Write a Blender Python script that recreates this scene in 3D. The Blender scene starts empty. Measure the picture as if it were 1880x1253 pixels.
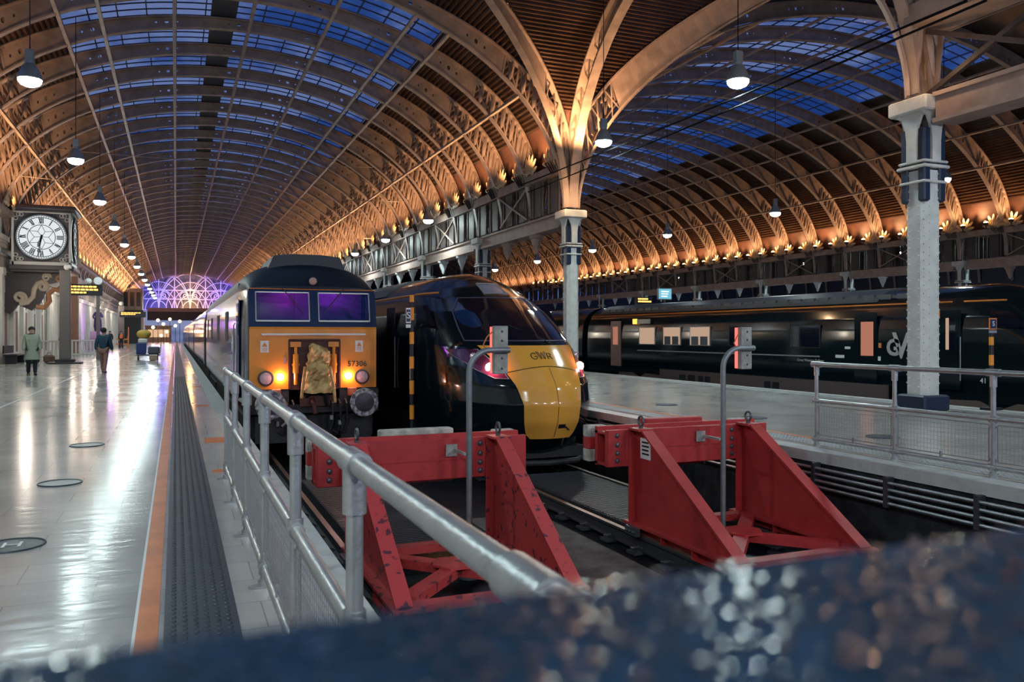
import bpy, math, random
from mathutils import Vector, Matrix
random.seed(7)
PI = math.pi
sc = bpy.context.scene
COL = sc.collection
# ------------------------------------------------------------------ camera model (photo taken as 1880 x 1253)
F = 1500.0; HZ = 614.0; CX = 940.0; CAMH = 1.45
TH = math.atan2(617.0, F); ST, CT = math.sin(TH), math.cos(TH)
def lat_ratio(px):
    a = (px - CX) / F
    return (a * CT + ST) / (CT - a * ST)
def y_on(px, L):                       # distance along the tracks where the sight line at px meets lateral L
    return L / lat_ratio(px)
def depth(L, Y):
    return Y * CT + L * ST
def z_at(py, L, Y):
    return CAMH + (HZ - py) / F * depth(L, Y)
RAIL = -0.915
# ------------------------------------------------------------------ materials
MATS = {}
def mat(name, col, rough=0.5, metal=0.0, bump=0.0, bscale=20.0, var=0.0, vscale=3.0, emit=None, estr=0.0, coat=0.0, spec=0.5, col2=None):
    if name in MATS: return MATS[name]
    m = bpy.data.materials.new(name); m.use_nodes = True
    nt = m.node_tree; b = nt.nodes['Principled BSDF']
    b.inputs['Base Color'].default_value = (*col, 1); b.inputs['Roughness'].default_value = rough
    b.inputs['Metallic'].default_value = metal; b.inputs['Specular IOR Level'].default_value = spec
    if coat: b.inputs['Coat Weight'].default_value = coat; b.inputs['Coat Roughness'].default_value = 0.06
    if emit: b.inputs['Emission Color'].default_value = (*emit, 1); b.inputs['Emission Strength'].default_value = estr
    if bump or var:
        tc = nt.nodes.new('ShaderNodeTexCoord')
    if var:
        n = nt.nodes.new('ShaderNodeTexNoise'); n.inputs['Scale'].default_value = vscale; n.inputs['Detail'].default_value = 6
        nt.links.new(tc.outputs['Object'], n.inputs['Vector'])
        r = nt.nodes.new('ShaderNodeValToRGB'); c2 = col2 or tuple(c * (1 - var) for c in col)
        r.color_ramp.elements[0].position = .38; r.color_ramp.elements[1].position = .62
        r.color_ramp.elements[0].color = (*c2, 1); r.color_ramp.elements[1].color = (*col, 1)
        nt.links.new(n.outputs['Fac'], r.inputs['Fac']); nt.links.new(r.outputs['Color'], b.inputs['Base Color'])
    if bump:
        n2 = nt.nodes.new('ShaderNodeTexNoise'); n2.inputs['Scale'].default_value = bscale; n2.inputs['Detail'].default_value = 4
        nt.links.new(tc.outputs['Object'], n2.inputs['Vector'])
        bp = nt.nodes.new('ShaderNodeBump'); bp.inputs['Strength'].default_value = bump; bp.inputs['Distance'].default_value = .02
        nt.links.new(n2.outputs['Fac'], bp.inputs['Height']); nt.links.new(bp.outputs['Normal'], b.inputs['Normal'])
    MATS[name] = m
    return m
def emat(name, col, s):
    if name in MATS: return MATS[name]
    m = bpy.data.materials.new(name); m.use_nodes = True; nt = m.node_tree
    nt.nodes.remove(nt.nodes['Principled BSDF']); e = nt.nodes.new('ShaderNodeEmission')
    e.inputs['Color'].default_value = (*col, 1); e.inputs['Strength'].default_value = s
    nt.links.new(e.outputs[0], nt.nodes['Material Output'].inputs['Surface'])
    MATS[name] = m
    return m
def pane_mat(name, tint, gloss=.12, rough=.05):     # thin pane: see-through with a sheen
    m = bpy.data.materials.new(name); m.use_nodes = True; nt = m.node_tree
    nt.nodes.remove(nt.nodes['Principled BSDF'])
    t = nt.nodes.new('ShaderNodeBsdfTransparent'); t.inputs['Color'].default_value = (*tint, 1)
    g = nt.nodes.new('ShaderNodeBsdfGlossy'); g.inputs['Roughness'].default_value = rough
    mx = nt.nodes.new('ShaderNodeMixShader'); mx.inputs['Fac'].default_value = gloss
    nt.links.new(t.outputs[0], mx.inputs[1]); nt.links.new(g.outputs[0], mx.inputs[2])
    nt.links.new(mx.outputs[0], nt.nodes['Material Output'].inputs['Surface'])
    MATS[name] = m
    return m
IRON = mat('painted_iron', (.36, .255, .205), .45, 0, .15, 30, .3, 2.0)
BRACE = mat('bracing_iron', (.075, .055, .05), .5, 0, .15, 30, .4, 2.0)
IRON_DARK = mat('dark_iron', (.035, .035, .045), .5, 0, .1, 20)
CORR = mat('corrugated_lining', (.085, .043, .028), .32, .45, 0, 10, .35, 1.2)
PLATE = mat('haunch_plate', (.115, .048, .032), .4, .2, 0, 10, .5, .8)
CREAM = mat('column_cream', (.66, .65, .60), .45, 0, .2, 25, .15, 4)
NAVYIRON = mat('column_navy', (.012, .022, .05), .35, 0)
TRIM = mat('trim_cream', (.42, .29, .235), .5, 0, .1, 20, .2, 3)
GLASS = pane_mat('roof_pane', (.80, .88, 1.0), .10, .12)
BARM = mat('glazing_bar_paint', (.05, .05, .07), .5)
STEEL = mat('galvanised_steel', (.52, .53, .52), .34, .75, .12, 60, .18, 9)
WIRE = mat('mesh_wire', (.30, .30, .29), .45, .5)
def chip_mat(name, col, chip, sc_, thr):
    m = mat(name, col, .45, 0, .15, 18, .5, sc_, col2=chip)
    r = [n for n in m.node_tree.nodes if n.type == 'VALTORGB'][0]; r.color_ramp.elements[0].position = thr - .02; r.color_ramp.elements[1].position = thr + .02
    return m
RED = mat('buffer_red', (.45, .035, .035), .42, 0, .1, 18, .35, 5, col2=(.37, .028, .03))
REDWORN = chip_mat('buffer_red_worn', (.47, .05, .048), (.10, .025, .035), 11, .385)
WHITEWOOD = mat('weathered_white_timber', (.55, .52, .45), .7, 0, .3, 30, .4, 9)
BOLT = mat('bolt_steel', (.10, .12, .13), .4, .6)
BLACK = mat('black_rubber', (.008, .010, .014), .6)
UNDER = mat('underframe_grime', (.022, .022, .026), .65, 0, .3, 20, .4, 6)
NAVY = mat('loco_navy', (.008, .022, .062), .22, 0, 0, 10, coat=.6)
ROOFNAVY = mat('loco_roof', (.006, .014, .024), .45, 0, .1, 8)
YEL = mat('warning_yellow', (.78, .27, .015), .32, 0, .06, 6, .12, 3, coat=.3)
YELDIRTY = mat('dirty_tarpaulin', (.68, .48, .20), .6, 0, .5, 14, .8, 5, col2=(.28, .16, .05))
CABLE = mat('cable_black', (.01, .01, .012), .9, spec=.05)
BROWNRED = mat('recess_red', (.10, .022, .015), .6, 0, .2, 20, .4, 8)
WGLASS = mat('cab_glass', (.006, .007, .016), .04, 0, coat=1.0)
TRAINGREEN = mat('express_green', (.003, .009, .013), .12, 0, 0, 5, coat=.25)
TRAINROOF = mat('express_roof', (.085, .095, .105), .4, 0, .1, 10)
NOSEYEL = mat('express_yellow', (.86, .40, .06), .16, 0, 0, 5, coat=.8)
ORANGE = mat('orange_line', (.75, .22, .03), .5, emit=None)
SILVER = mat('silver_trim', (.45, .45, .44), .3, .5)
WHITE = mat('white_paint', (.75, .75, .73), .45)
BLACKP = mat('black_paint', (.01, .012, .016), .4)
SKIRT = mat('skirt_grey', (.085, .065, .065), .5)
COPING = mat('coping_stone', (.50, .50, .47), .55, 0, .2, 30, .18, 5)
CONC = mat('concrete_slab', (.13, .115, .105), .8, 0, .3, 30, .45, 3, spec=.2)
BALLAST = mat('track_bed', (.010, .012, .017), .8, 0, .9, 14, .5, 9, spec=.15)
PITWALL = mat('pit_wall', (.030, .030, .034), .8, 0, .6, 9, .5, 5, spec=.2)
RAILSTEEL = mat('rail_steel', (.20, .145, .11), .35, .5, .1, 30)
RAILSIDE = mat('rail_side', (.030, .032, .038), .6, .2, .1, 30)
# ------------------------------------------------------------------ mesh builder
class MB:
    def __init__(s): s.v = []; s.f = []
    def add(s, vs, fs):
        o = len(s.v); s.v += [tuple(v) for v in vs]; s.f += [tuple(i + o for i in f) for f in fs]
    def box(s, c, d, rot=None):
        x, y, z = d[0] / 2, d[1] / 2, d[2] / 2
        vs = [Vector(p) for p in ((-x, -y, -z), (x, -y, -z), (x, y, -z), (-x, y, -z), (-x, -y, z), (x, -y, z), (x, y, z), (-x, y, z))]
        if rot is not None: vs = [rot @ v for v in vs]
        c = Vector(c)
        s.add([v + c for v in vs], [(0, 3, 2, 1), (4, 5, 6, 7), (0, 1, 5, 4), (1, 2, 6, 5), (2, 3, 7, 6), (3, 0, 4, 7)])
        return s
    def b2(s, lo, hi):
        return s.box([(a + b) / 2 for a, b in zip(lo, hi)], [abs(b - a) for a, b in zip(lo, hi)])
    def cbox(s, lo, hi, ch=.01):              # box with chamfered vertical and horizontal edges
        x0, y0, z0 = lo; x1, y1, z1 = hi; vs = []; fs = []
        for z, k in ((z0, ch), (z0 + ch, 0), (z1 - ch, 0), (z1, ch)):
            vs += [(x0 + ch + k, y0 + k, z), (x1 - ch - k, y0 + k, z), (x1 - k, y0 + ch + k, z), (x1 - k, y1 - ch - k, z), (x1 - ch - k, y1 - k, z), (x0 + ch + k, y1 - k, z), (x0 + k, y1 - ch - k, z), (x0 + k, y0 + ch + k, z)]
        for r in range(3):
            for i in range(8): fs.append((r * 8 + i, r * 8 + (i + 1) % 8, r * 8 + 8 + (i + 1) % 8, r * 8 + 8 + i))
        fs.append(tuple(range(7, -1, -1))); fs.append(tuple(range(24, 32)))
        s.add(vs, fs); return s
    def bar(s, p0, p1, w, h, up=(0, 0, 1)):   # rectangular bar from p0 to p1
        p0, p1 = Vector(p0), Vector(p1); d = (p1 - p0); l = d.length
        if l < 1e-6: return s
        d /= l; up = Vector(up)
        sd = d.cross(up)
        if sd.length < 1e-4: sd = d.cross(Vector((1, 0, 0)))
        sd.normalize(); u = sd.cross(d)
        q = [(-w / 2, -h / 2), (w / 2, -h / 2), (w / 2, h / 2), (-w / 2, h / 2)]
        vs = [p + sd * a + u * b for p in (p0, p1) for a, b in q]
        s.add(vs, [(0, 3, 2, 1), (4, 5, 6, 7), (0, 1, 5, 4), (1, 2, 6, 5), (2, 3, 7, 6), (3, 0, 4, 7)]); return s
    def cyl(s, p0, p1, r0, r1=None, n=16, caps=True):
        r1 = r0 if r1 is None else r1
        p0, p1 = Vector(p0), Vector(p1); d = (p1 - p0).normalized()
        a = d.cross(Vector((0, 0, 1)) if abs(d.z) < .9 else Vector((1, 0, 0))).normalized(); b = d.cross(a)
        vs = []
        for p, r in ((p0, r0), (p1, r1)):
            vs += [p + (a * math.cos(2 * PI * i / n) + b * math.sin(2 * PI * i / n)) * r for i in range(n)]
        fs = [(i, (i + 1) % n, n + (i + 1) % n, n + i) for i in range(n)]
        if caps: fs += [tuple(range(n - 1, -1, -1)), tuple(range(n, 2 * n))]
        s.add(vs, fs); return s
    def tube(s, pts, r, n=10, caps=True):
        pts = [Vector(p) for p in pts]; m = len(pts); vs = []; prev = None
        for i, p in enumerate(pts):
            d = (pts[min(i + 1, m - 1)] - pts[max(i - 1, 0)]).normalized()
            if prev is None: a = d.cross(Vector((0, 0, 1)) if abs(d.z) < .9 else Vector((1, 0, 0))).normalized()
            else: a = (prev - d * prev.dot(d)).normalized()
            prev = a; b = d.cross(a); rr = r[i] if isinstance(r, (list, tuple)) else r
            vs += [p + (a * math.cos(2 * PI * k / n) + b * math.sin(2 * PI * k / n)) * rr for k in range(n)]
        fs = [(i * n + k, i * n + (k + 1) % n, (i + 1) * n + (k + 1) % n, (i + 1) * n + k) for i in range(m - 1) for k in range(n)]
        if caps: fs += [tuple(range(n - 1, -1, -1)), tuple(range((m - 1) * n, m * n))]
        s.add(vs, fs); return s
    def lathe(s, prof, c=(0, 0, 0), n=20, axis='z'):
        vs = []
        for r, h in prof:
            for k in range(n):
                a = 2 * PI * k / n; x, y = r * math.cos(a), r * math.sin(a)
                p = (x, y, h) if axis == 'z' else ((x, h, y) if axis == 'y' else (h, x, y))
                vs.append((p[0] + c[0], p[1] + c[1], p[2] + c[2]))
        m = len(prof)
        fs = [(i * n + k, i * n + (k + 1) % n, (i + 1) * n + (k + 1) % n, (i + 1) * n + k) for i in range(m - 1) for k in range(n)]
        fs += [tuple(range(n - 1, -1, -1)), tuple(range((m - 1) * n, m * n))]
        s.add(vs, fs); return s
    def prism(s, poly, fn, d0, d1):           # poly: 2D outline; fn(a, b, d) -> point; extruded from d0 to d1
        n = len(poly)
        vs = [fn(a, b, d0) for a, b in poly] + [fn(a, b, d1) for a, b in poly]
        fs = [tuple(range(n - 1, -1, -1)), tuple(range(n, 2 * n))] + [(i, (i + 1) % n, n + (i + 1) % n, n + i) for i in range(n)]
        s.add(vs, fs); return s
    def ball(s, c, r, nu=10, nv=6, sc=(1, 1, 1)):
        vs = [(c[0], c[1], c[2] + r * sc[2])]
        for j in range(1, nv):
            t = PI * j / nv
            for i in range(nu):
                a = 2 * PI * i / nu
                vs.append((c[0] + r * sc[0] * math.sin(t) * math.cos(a), c[1] + r * sc[1] * math.sin(t) * math.sin(a), c[2] + r * sc[2] * math.cos(t)))
        vs.append((c[0], c[1], c[2] - r * sc[2])); e = len(vs) - 1; fs = []
        for i in range(nu):
            fs.append((0, 1 + i, 1 + (i + 1) % nu)); fs.append((e, 1 + (nv - 2) * nu + (i + 1) % nu, 1 + (nv - 2) * nu + i))
            for j in range(nv - 2): fs.append((1 + j * nu + i, 1 + (j + 1) * nu + i, 1 + (j + 1) * nu + (i + 1) % nu, 1 + j * nu + (i + 1) % nu))
        s.add(vs, fs); return s
    def grid(s, rows):                        # rows of equal-length point lists
        n = len(rows[0]); vs = [p for r in rows for p in r]
        s.add(vs, [(i * n + k, i * n + k + 1, (i + 1) * n + k + 1, (i + 1) * n + k) for i in range(len(rows) - 1) for k in range(n - 1)]); return s
    def build(s, name, m, parent=None, smooth=False, label=None, stuff=False, off=None):
        me = bpy.data.meshes.new(name)
        vs = s.v if off is None else [(v[0] - off[0], v[1] - off[1], v[2] - off[2]) for v in s.v]
        me.from_pydata(vs, [], s.f); me.validate(); me.materials.append(m)
        o = bpy.data.objects.new(name, me); COL.objects.link(o)
        if parent is not None: o.parent = parent
        if smooth:
            me.polygons.foreach_set('use_smooth', [True] * len(me.polygons))
            try: me.set_sharp_from_angle(angle=math.radians(35))
            except Exception: pass
        if label: o['label'] = label
        if stuff: o['kind'] = 'stuff'
        me.update(); return o
    def shell(s, t):                          # give an open sheet thickness t (returns self)
        return s
def solid(o, t, offset=-1):
    md = o.modifiers.new('thickness', 'SOLIDIFY'); md.thickness = t; md.offset = offset
    return o
def thing(name, label, cat, loc=(0, 0, 0), rz=0, group=None):
    o = bpy.data.objects.new(name, None); COL.objects.link(o); o.empty_display_size = .1
    o.location = loc; o.rotation_euler = (0, 0, rz); o['label'] = label; o['category'] = cat
    if group: o['group'] = group
    return o
def tag(o, label, cat, group=None, kind=None):
    o['label'] = label; o['category'] = cat
    if group: o['group'] = group
    if kind: o['kind'] = kind
    return o
def struct(o, label, cat, group=None): return tag(o, label, cat, group, 'structure')
def dup(root, loc, rz=None, label=None, group=None):
    def cp(o, par):
        c = o.copy(); COL.objects.link(c)
        if par is not None: c.parent = par
        for ch in KIDS.get(o.name, []): cp(ch, c)
        return c
    KIDS = {}
    def walk(o):
        KIDS[o.name] = list(o.children)
        for ch in KIDS[o.name]: walk(ch)
    walk(root)
    r = cp(root, None); r.location = loc
    if rz is not None: r.rotation_euler = (0, 0, rz)
    if label: r['label'] = label
    if group: r['group'] = group
    return r
def text(name, body, size, loc, rot, m, parent=None, ext=.004, align='CENTER', sx=1.0, label=None, bold=0):
    cu = bpy.data.curves.new(name, 'FONT'); cu.body = body; cu.size = size; cu.extrude = ext; cu.align_x = align; cu.align_y = 'CENTER'; cu.resolution_u = 3; cu.offset = bold
    tmp = bpy.data.objects.new('tmp', cu); COL.objects.link(tmp)
    me = bpy.data.meshes.new_from_object(tmp.evaluated_get(bpy.context.evaluated_depsgraph_get()))
    bpy.data.objects.remove(tmp); me.name = name; me.materials.clear(); me.materials.append(m)
    o = bpy.data.objects.new(name, me); COL.objects.link(o); o.location = loc; o.rotation_euler = rot; o.scale = (sx, 1, 1)
    if parent is not None: o.parent = parent
    if label: o['label'] = label
    return o
FRONT = (PI / 2, 0, 0); SIDE = (PI / 2, 0, -PI / 2)
ORD = ['nearest', 'second', 'third', 'fourth', 'fifth', 'sixth', 'seventh', 'eighth', 'ninth', 'tenth', 'eleventh', 'twelfth', 'thirteenth', 'fourteenth', 'fifteenth', 'sixteenth', 'seventeenth', 'eighteenth']
def lamp(name, kind, loc, power, col, size=.15, rot=None, cone=None, blend=.4, shape=None):
    d = bpy.data.lights.new(name, kind); d.energy = power; d.color = col
    if kind in ('POINT', 'SPOT'): d.shadow_soft_size = size
    if kind == 'SPOT': d.spot_size = cone; d.spot_blend = blend
    if kind == 'AREA': d.size = size
    o = bpy.data.objects.new(name, d); COL.objects.link(o); o.location = loc
    if rot is not None: o.rotation_euler = rot
    return o
# ================================================================== THE SETTING
Y0, SP = 26.5, 3.048
YT0, YT1, YTC = 11.45, 26.5, 18.975
YEND = Y0 + 47 * SP
YNEAR = -6.0
def floor_mat(name, c1, c2, mortar, sx, rough):
    m = bpy.data.materials.new(name); m.use_nodes = True; nt = m.node_tree; b = nt.nodes['Principled BSDF']
    b.inputs['Specular IOR Level'].default_value = .26
    tc = nt.nodes.new('ShaderNodeTexCoord'); br = nt.nodes.new('ShaderNodeTexBrick')
    br.inputs['Scale'].default_value = 1.0; br.inputs['Brick Width'].default_value = sx; br.inputs['Row Height'].default_value = .42
    br.inputs['Mortar Size'].default_value = .004; br.inputs['Color1'].default_value = (*c1, 1); br.inputs['Color2'].default_value = (*c2, 1); br.inputs['Mortar'].default_value = (*mortar, 1)
    br.inputs['Bias'].default_value = -.2
    nt.links.new(tc.outputs['Object'], br.inputs['Vector'])
    n = nt.nodes.new('ShaderNodeTexNoise'); n.inputs['Scale'].default_value = .9; n.inputs['Detail'].default_value = 5
    nt.links.new(tc.outputs['Object'], n.inputs['Vector'])
    mx = nt.nodes.new('ShaderNodeMix'); mx.data_type = 'RGBA'; mx.blend_type = 'MULTIPLY'; mx.inputs['Factor'].default_value = .35
    nt.links.new(br.outputs['Color'], mx.inputs['A']); nt.links.new(n.outputs['Fac'], mx.inputs['B'])
    nt.links.new(mx.outputs['Result'], b.inputs['Base Color'])
    mr = nt.nodes.new('ShaderNodeMapRange'); mr.inputs['To Min'].default_value = rough * .7; mr.inputs['To Max'].default_value = rough * 1.4
    nt.links.new(n.outputs['Fac'], mr.inputs['Value']); nt.links.new(mr.outputs['Result'], b.inputs['Roughness'])
    n2 = nt.nodes.new('ShaderNodeTexNoise'); n2.inputs['Scale'].default_value = 3.0
    mp = nt.nodes.new('ShaderNodeMapping'); mp.inputs['Scale'].default_value = (1, 3.0, 1)
    nt.links.new(tc.outputs['Object'], mp.inputs['Vector']); nt.links.new(mp.outputs['Vector'], n2.inputs['Vector'])
    bp = nt.nodes.new('ShaderNodeBump'); bp.inputs['Strength'].default_value = .16; bp.inputs['Distance'].default_value = .02
    nt.links.new(n2.outputs['Fac'], bp.inputs['Height']); nt.links.new(bp.outputs['Normal'], b.inputs['Normal'])
    return m
FLOORM = floor_mat('polished_platform_tile', (.52, .49, .455), (.455, .435, .41), (.30, .30, .29), .85, .16)
EDGE_L, EDGE_R, EDGE_F = .96, 7.29, 14.65
def slab(name, lo, hi, m, label, cat, grp=None):
    return struct(MB().b2(lo, hi).build(name, m), label, cat, grp)
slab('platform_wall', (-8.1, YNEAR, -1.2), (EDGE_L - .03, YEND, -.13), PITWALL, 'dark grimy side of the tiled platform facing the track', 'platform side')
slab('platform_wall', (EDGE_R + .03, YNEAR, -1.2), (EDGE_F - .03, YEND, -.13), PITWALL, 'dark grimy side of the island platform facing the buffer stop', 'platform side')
slab('platform_floor', (-8.1, YNEAR, -.13), (EDGE_L - .3, YEND, 0), FLOORM, 'pale polished tiled platform floor between the station wall and the tracks', 'platform')
slab('coping_slab', (EDGE_L - .3, YNEAR, -.13), (EDGE_L, YEND, .002), COPING, 'pale stone coping along the edge of the tiled platform beside the locomotive', 'platform edge')
slab('island_platform_floor', (EDGE_R + .3, YNEAR, -.13), (EDGE_F - .3, YEND, 0), FLOORM, 'warm reflecting island platform floor carrying the iron columns', 'platform')
slab('coping_slab', (EDGE_R, YNEAR, -.13), (EDGE_R + .3, YEND, .002), COPING, 'pale coping of the island platform beside the buffer stop', 'platform edge')
slab('coping_slab', (EDGE_F - .3, YNEAR, -.13), (EDGE_F, YEND, .002), COPING, 'pale coping on the far edge of the island platform before the dark train', 'platform edge')
slab('far_platform_floor', (21.4, YNEAR, -1.2), (65.5, YEND, 0), FLOORM, 'platform floor behind the long dark train', 'platform')
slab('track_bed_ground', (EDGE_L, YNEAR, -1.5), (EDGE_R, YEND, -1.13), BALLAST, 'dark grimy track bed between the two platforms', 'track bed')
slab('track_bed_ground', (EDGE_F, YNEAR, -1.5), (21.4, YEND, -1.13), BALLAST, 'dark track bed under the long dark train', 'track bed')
slab('concrete_ground_slab', (3.55, 3.2, -1.13), (4.55, 10.2, -.99), CONC, 'worn concrete slab between the two tracks by the buffer stops', 'slab')
# tactile paving with raised studs, orange line
TACT = mat('tactile_grey', (.036, .046, .058), .42, 0, .1, 30, .2, 2)
mb = MB().b2((-.055, 1.5, 0), (.295, YEND, .006))
yy = 1.6
while yy < 30:
    for k in range(6):
        x = -.055 + .045 + k * .052
        mb.lathe([(.0125, 0), (.011, .004), (.006, .006)], (x, yy, .006), 6)
    yy += .066
struct(mb.build('tactile_flooring', TACT, None), 'dark grey studded tactile strip running along the platform edge', 'tactile paving')
ORANGEF = mat('orange_floor_paint', (.72, .20, .045), .4, 0, .1, 20, .2, 4)
struct(MB().b2((-.18, 1.5, 0), (-.08, YEND, .004)).build('orange_floor_strip', ORANGEF), 'orange safety line painted on the platform beside the studded strip', 'floor line')
struct(MB().b2((-.195, 1.5, 0), (-.18, YEND, .003)).build('white_floor_strip', WHITE), 'thin white line along the orange safety line', 'floor line')
struct(MB().b2((-3.24, 1.5, 0), (-3.18, YEND, .002)).build('white_floor_strip', COPING), 'thin pale line along the middle of the tiled platform', 'floor line')
for i, (a, b) in enumerate(((9.1, 9.28), (11.6, 12.15), (17.5, 17.9), (24, 24.4))):
    struct(MB().b2((.36, a, 0), (.62, b, .004)).build('orange_floor_strip', ORANGEF), 'small orange marking on the platform edge, %s from the railing' % ORD[i], 'floor marking')
TACT2 = mat('tactile_pale', (.33, .34, .34), .5, 0, .1, 30, .2, 2)
mb = MB().b2((7.72, 1.5, 0), (8.12, YEND, .006))
yy = 5
while yy < 24:
    for k in range(6): mb.lathe([(.014, 0), (.012, .004), (.006, .006)], (7.76 + k * .064, yy, .006), 6)
    yy += .066
struct(mb.build('tactile_flooring', TACT2), 'grey studded tactile strip on the near edge of the island platform', 'tactile paving')
struct(MB().b2((8.15, 1.5, 0), (8.25, YEND, .004)).build('orange_floor_strip', ORANGEF), 'orange line on the island platform beside its studded strip', 'floor line')
struct(MB().b2((13.85, 1.5, 0), (14.2, YEND, .006)).build('tactile_flooring', TACT2), 'grey tactile strip on the far edge of the island platform', 'tactile paving')
# pit end wall under the viewpoint
slab('wall_near', (EDGE_L, 2.6, -1.2), (EDGE_R, 3.0, 0), CONC, 'concrete end wall of the track pit', 'wall')
# ------------------------------------------------------------------ left station wall
WALLC = mat('wall_cream', (.72, .69, .64), .6, 0, .1, 10, .12, 1.5)
PANELR = mat('wall_panel_red', (.26, .13, .09), .6, 0, .1, 10, .15, 2)
WINDK = mat('dark_window', (.02, .025, .04), .12)
STONE = mat('wall_stone', (.42, .36, .31), .65, 0, .2, 8, .25, 1.2)
wl = struct(MB().b2((-8.7, YNEAR, 0), (-8.1, YEND, 7.6)).build('wall_left', WALLC), 'cream station wall with red panels, pilasters and a moulded cornice', 'wall')
mb = MB().b2((-8.1, YNEAR, 4.75), (-7.98, YEND, 5.35)).b2((-8.1, YNEAR, 5.35), (-7.86, YEND, 5.45)).b2((-8.1, YNEAR, 6.05), (-7.7, YEND, 6.3)).b2((-8.1, YNEAR, 5.95), (-7.8, YEND, 6.05))
for k in range(380):
    y = 40 + k * .34
    mb.b2((-7.98, y, 5.78), (-7.86, y + .17, 5.95))
mb.build('cornice', STONE, wl)
mb = MB(); pil = MB(); dk = MB(); arch = MB()
for k in range(46):
    y = 47.0 + (k - 2) * SP
    if k < 7:
        yc = y + SP / 2
        mb.b2((-8.1, yc - .42, .5), (-8.06, yc + .42, 2.7)); 
        mb.prism([(yc - .42, 3.0), (yc, 2.85), (yc + .42, 3.0), (yc + .42, 3.45), (yc, 3.6), (yc - .42, 3.45)], lambda a, b, d: (d, a, b), -8.1, -8.05)
        pil.b2((-8.1, y - .3, 0), (-7.9, y + .3, 4.75)); pil.b2((-8.1, y - .4, 0), (-7.85, y + .4, .45)); pil.b2((-8.1, y - .38, 4.4), (-7.84, y + .38, 4.75))
        arch.tube([(-8.05, yc + 1.15 * math.cos(a), 3.5 + .9 * math.sin(a)) for a in [PI * i / 12 for i in range(13)]], .07, 6)
    else:
        dk.b2((-8.1, y + .45, .2), (-8.07, y + SP - .45, 4.2))
        for dy in (0, 1.02, 2.03):
            pil.cyl((-7.85, y + dy, .4), (-7.85, y + dy, 4.2), .17, .14, 10); pil.b2((-8.1, y + dy - .24, 4.2), (-7.6, y + dy + .24, 4.5)); pil.b2((-8.1, y + dy - .24, 0), (-7.6, y + dy + .24, .4))
        arch.tube([(-8.0, y + SP / 2 + .95 * math.cos(a), 3.5 + .7 * math.sin(a)) for a in [PI * i / 10 for i in range(11)]], .07, 6)
mb.build('wall_panel', PANELR, wl); pil.build('pilaster', WALLC, wl); dk.build('window_panel', WINDK, wl); arch.build('arch_moulding', STONE, wl)
slab('wall_right', (65.5, YNEAR, 0), (66.1, YEND, 7.6), IRON_DARK, 'dark far side wall of the station', 'wall')
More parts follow.
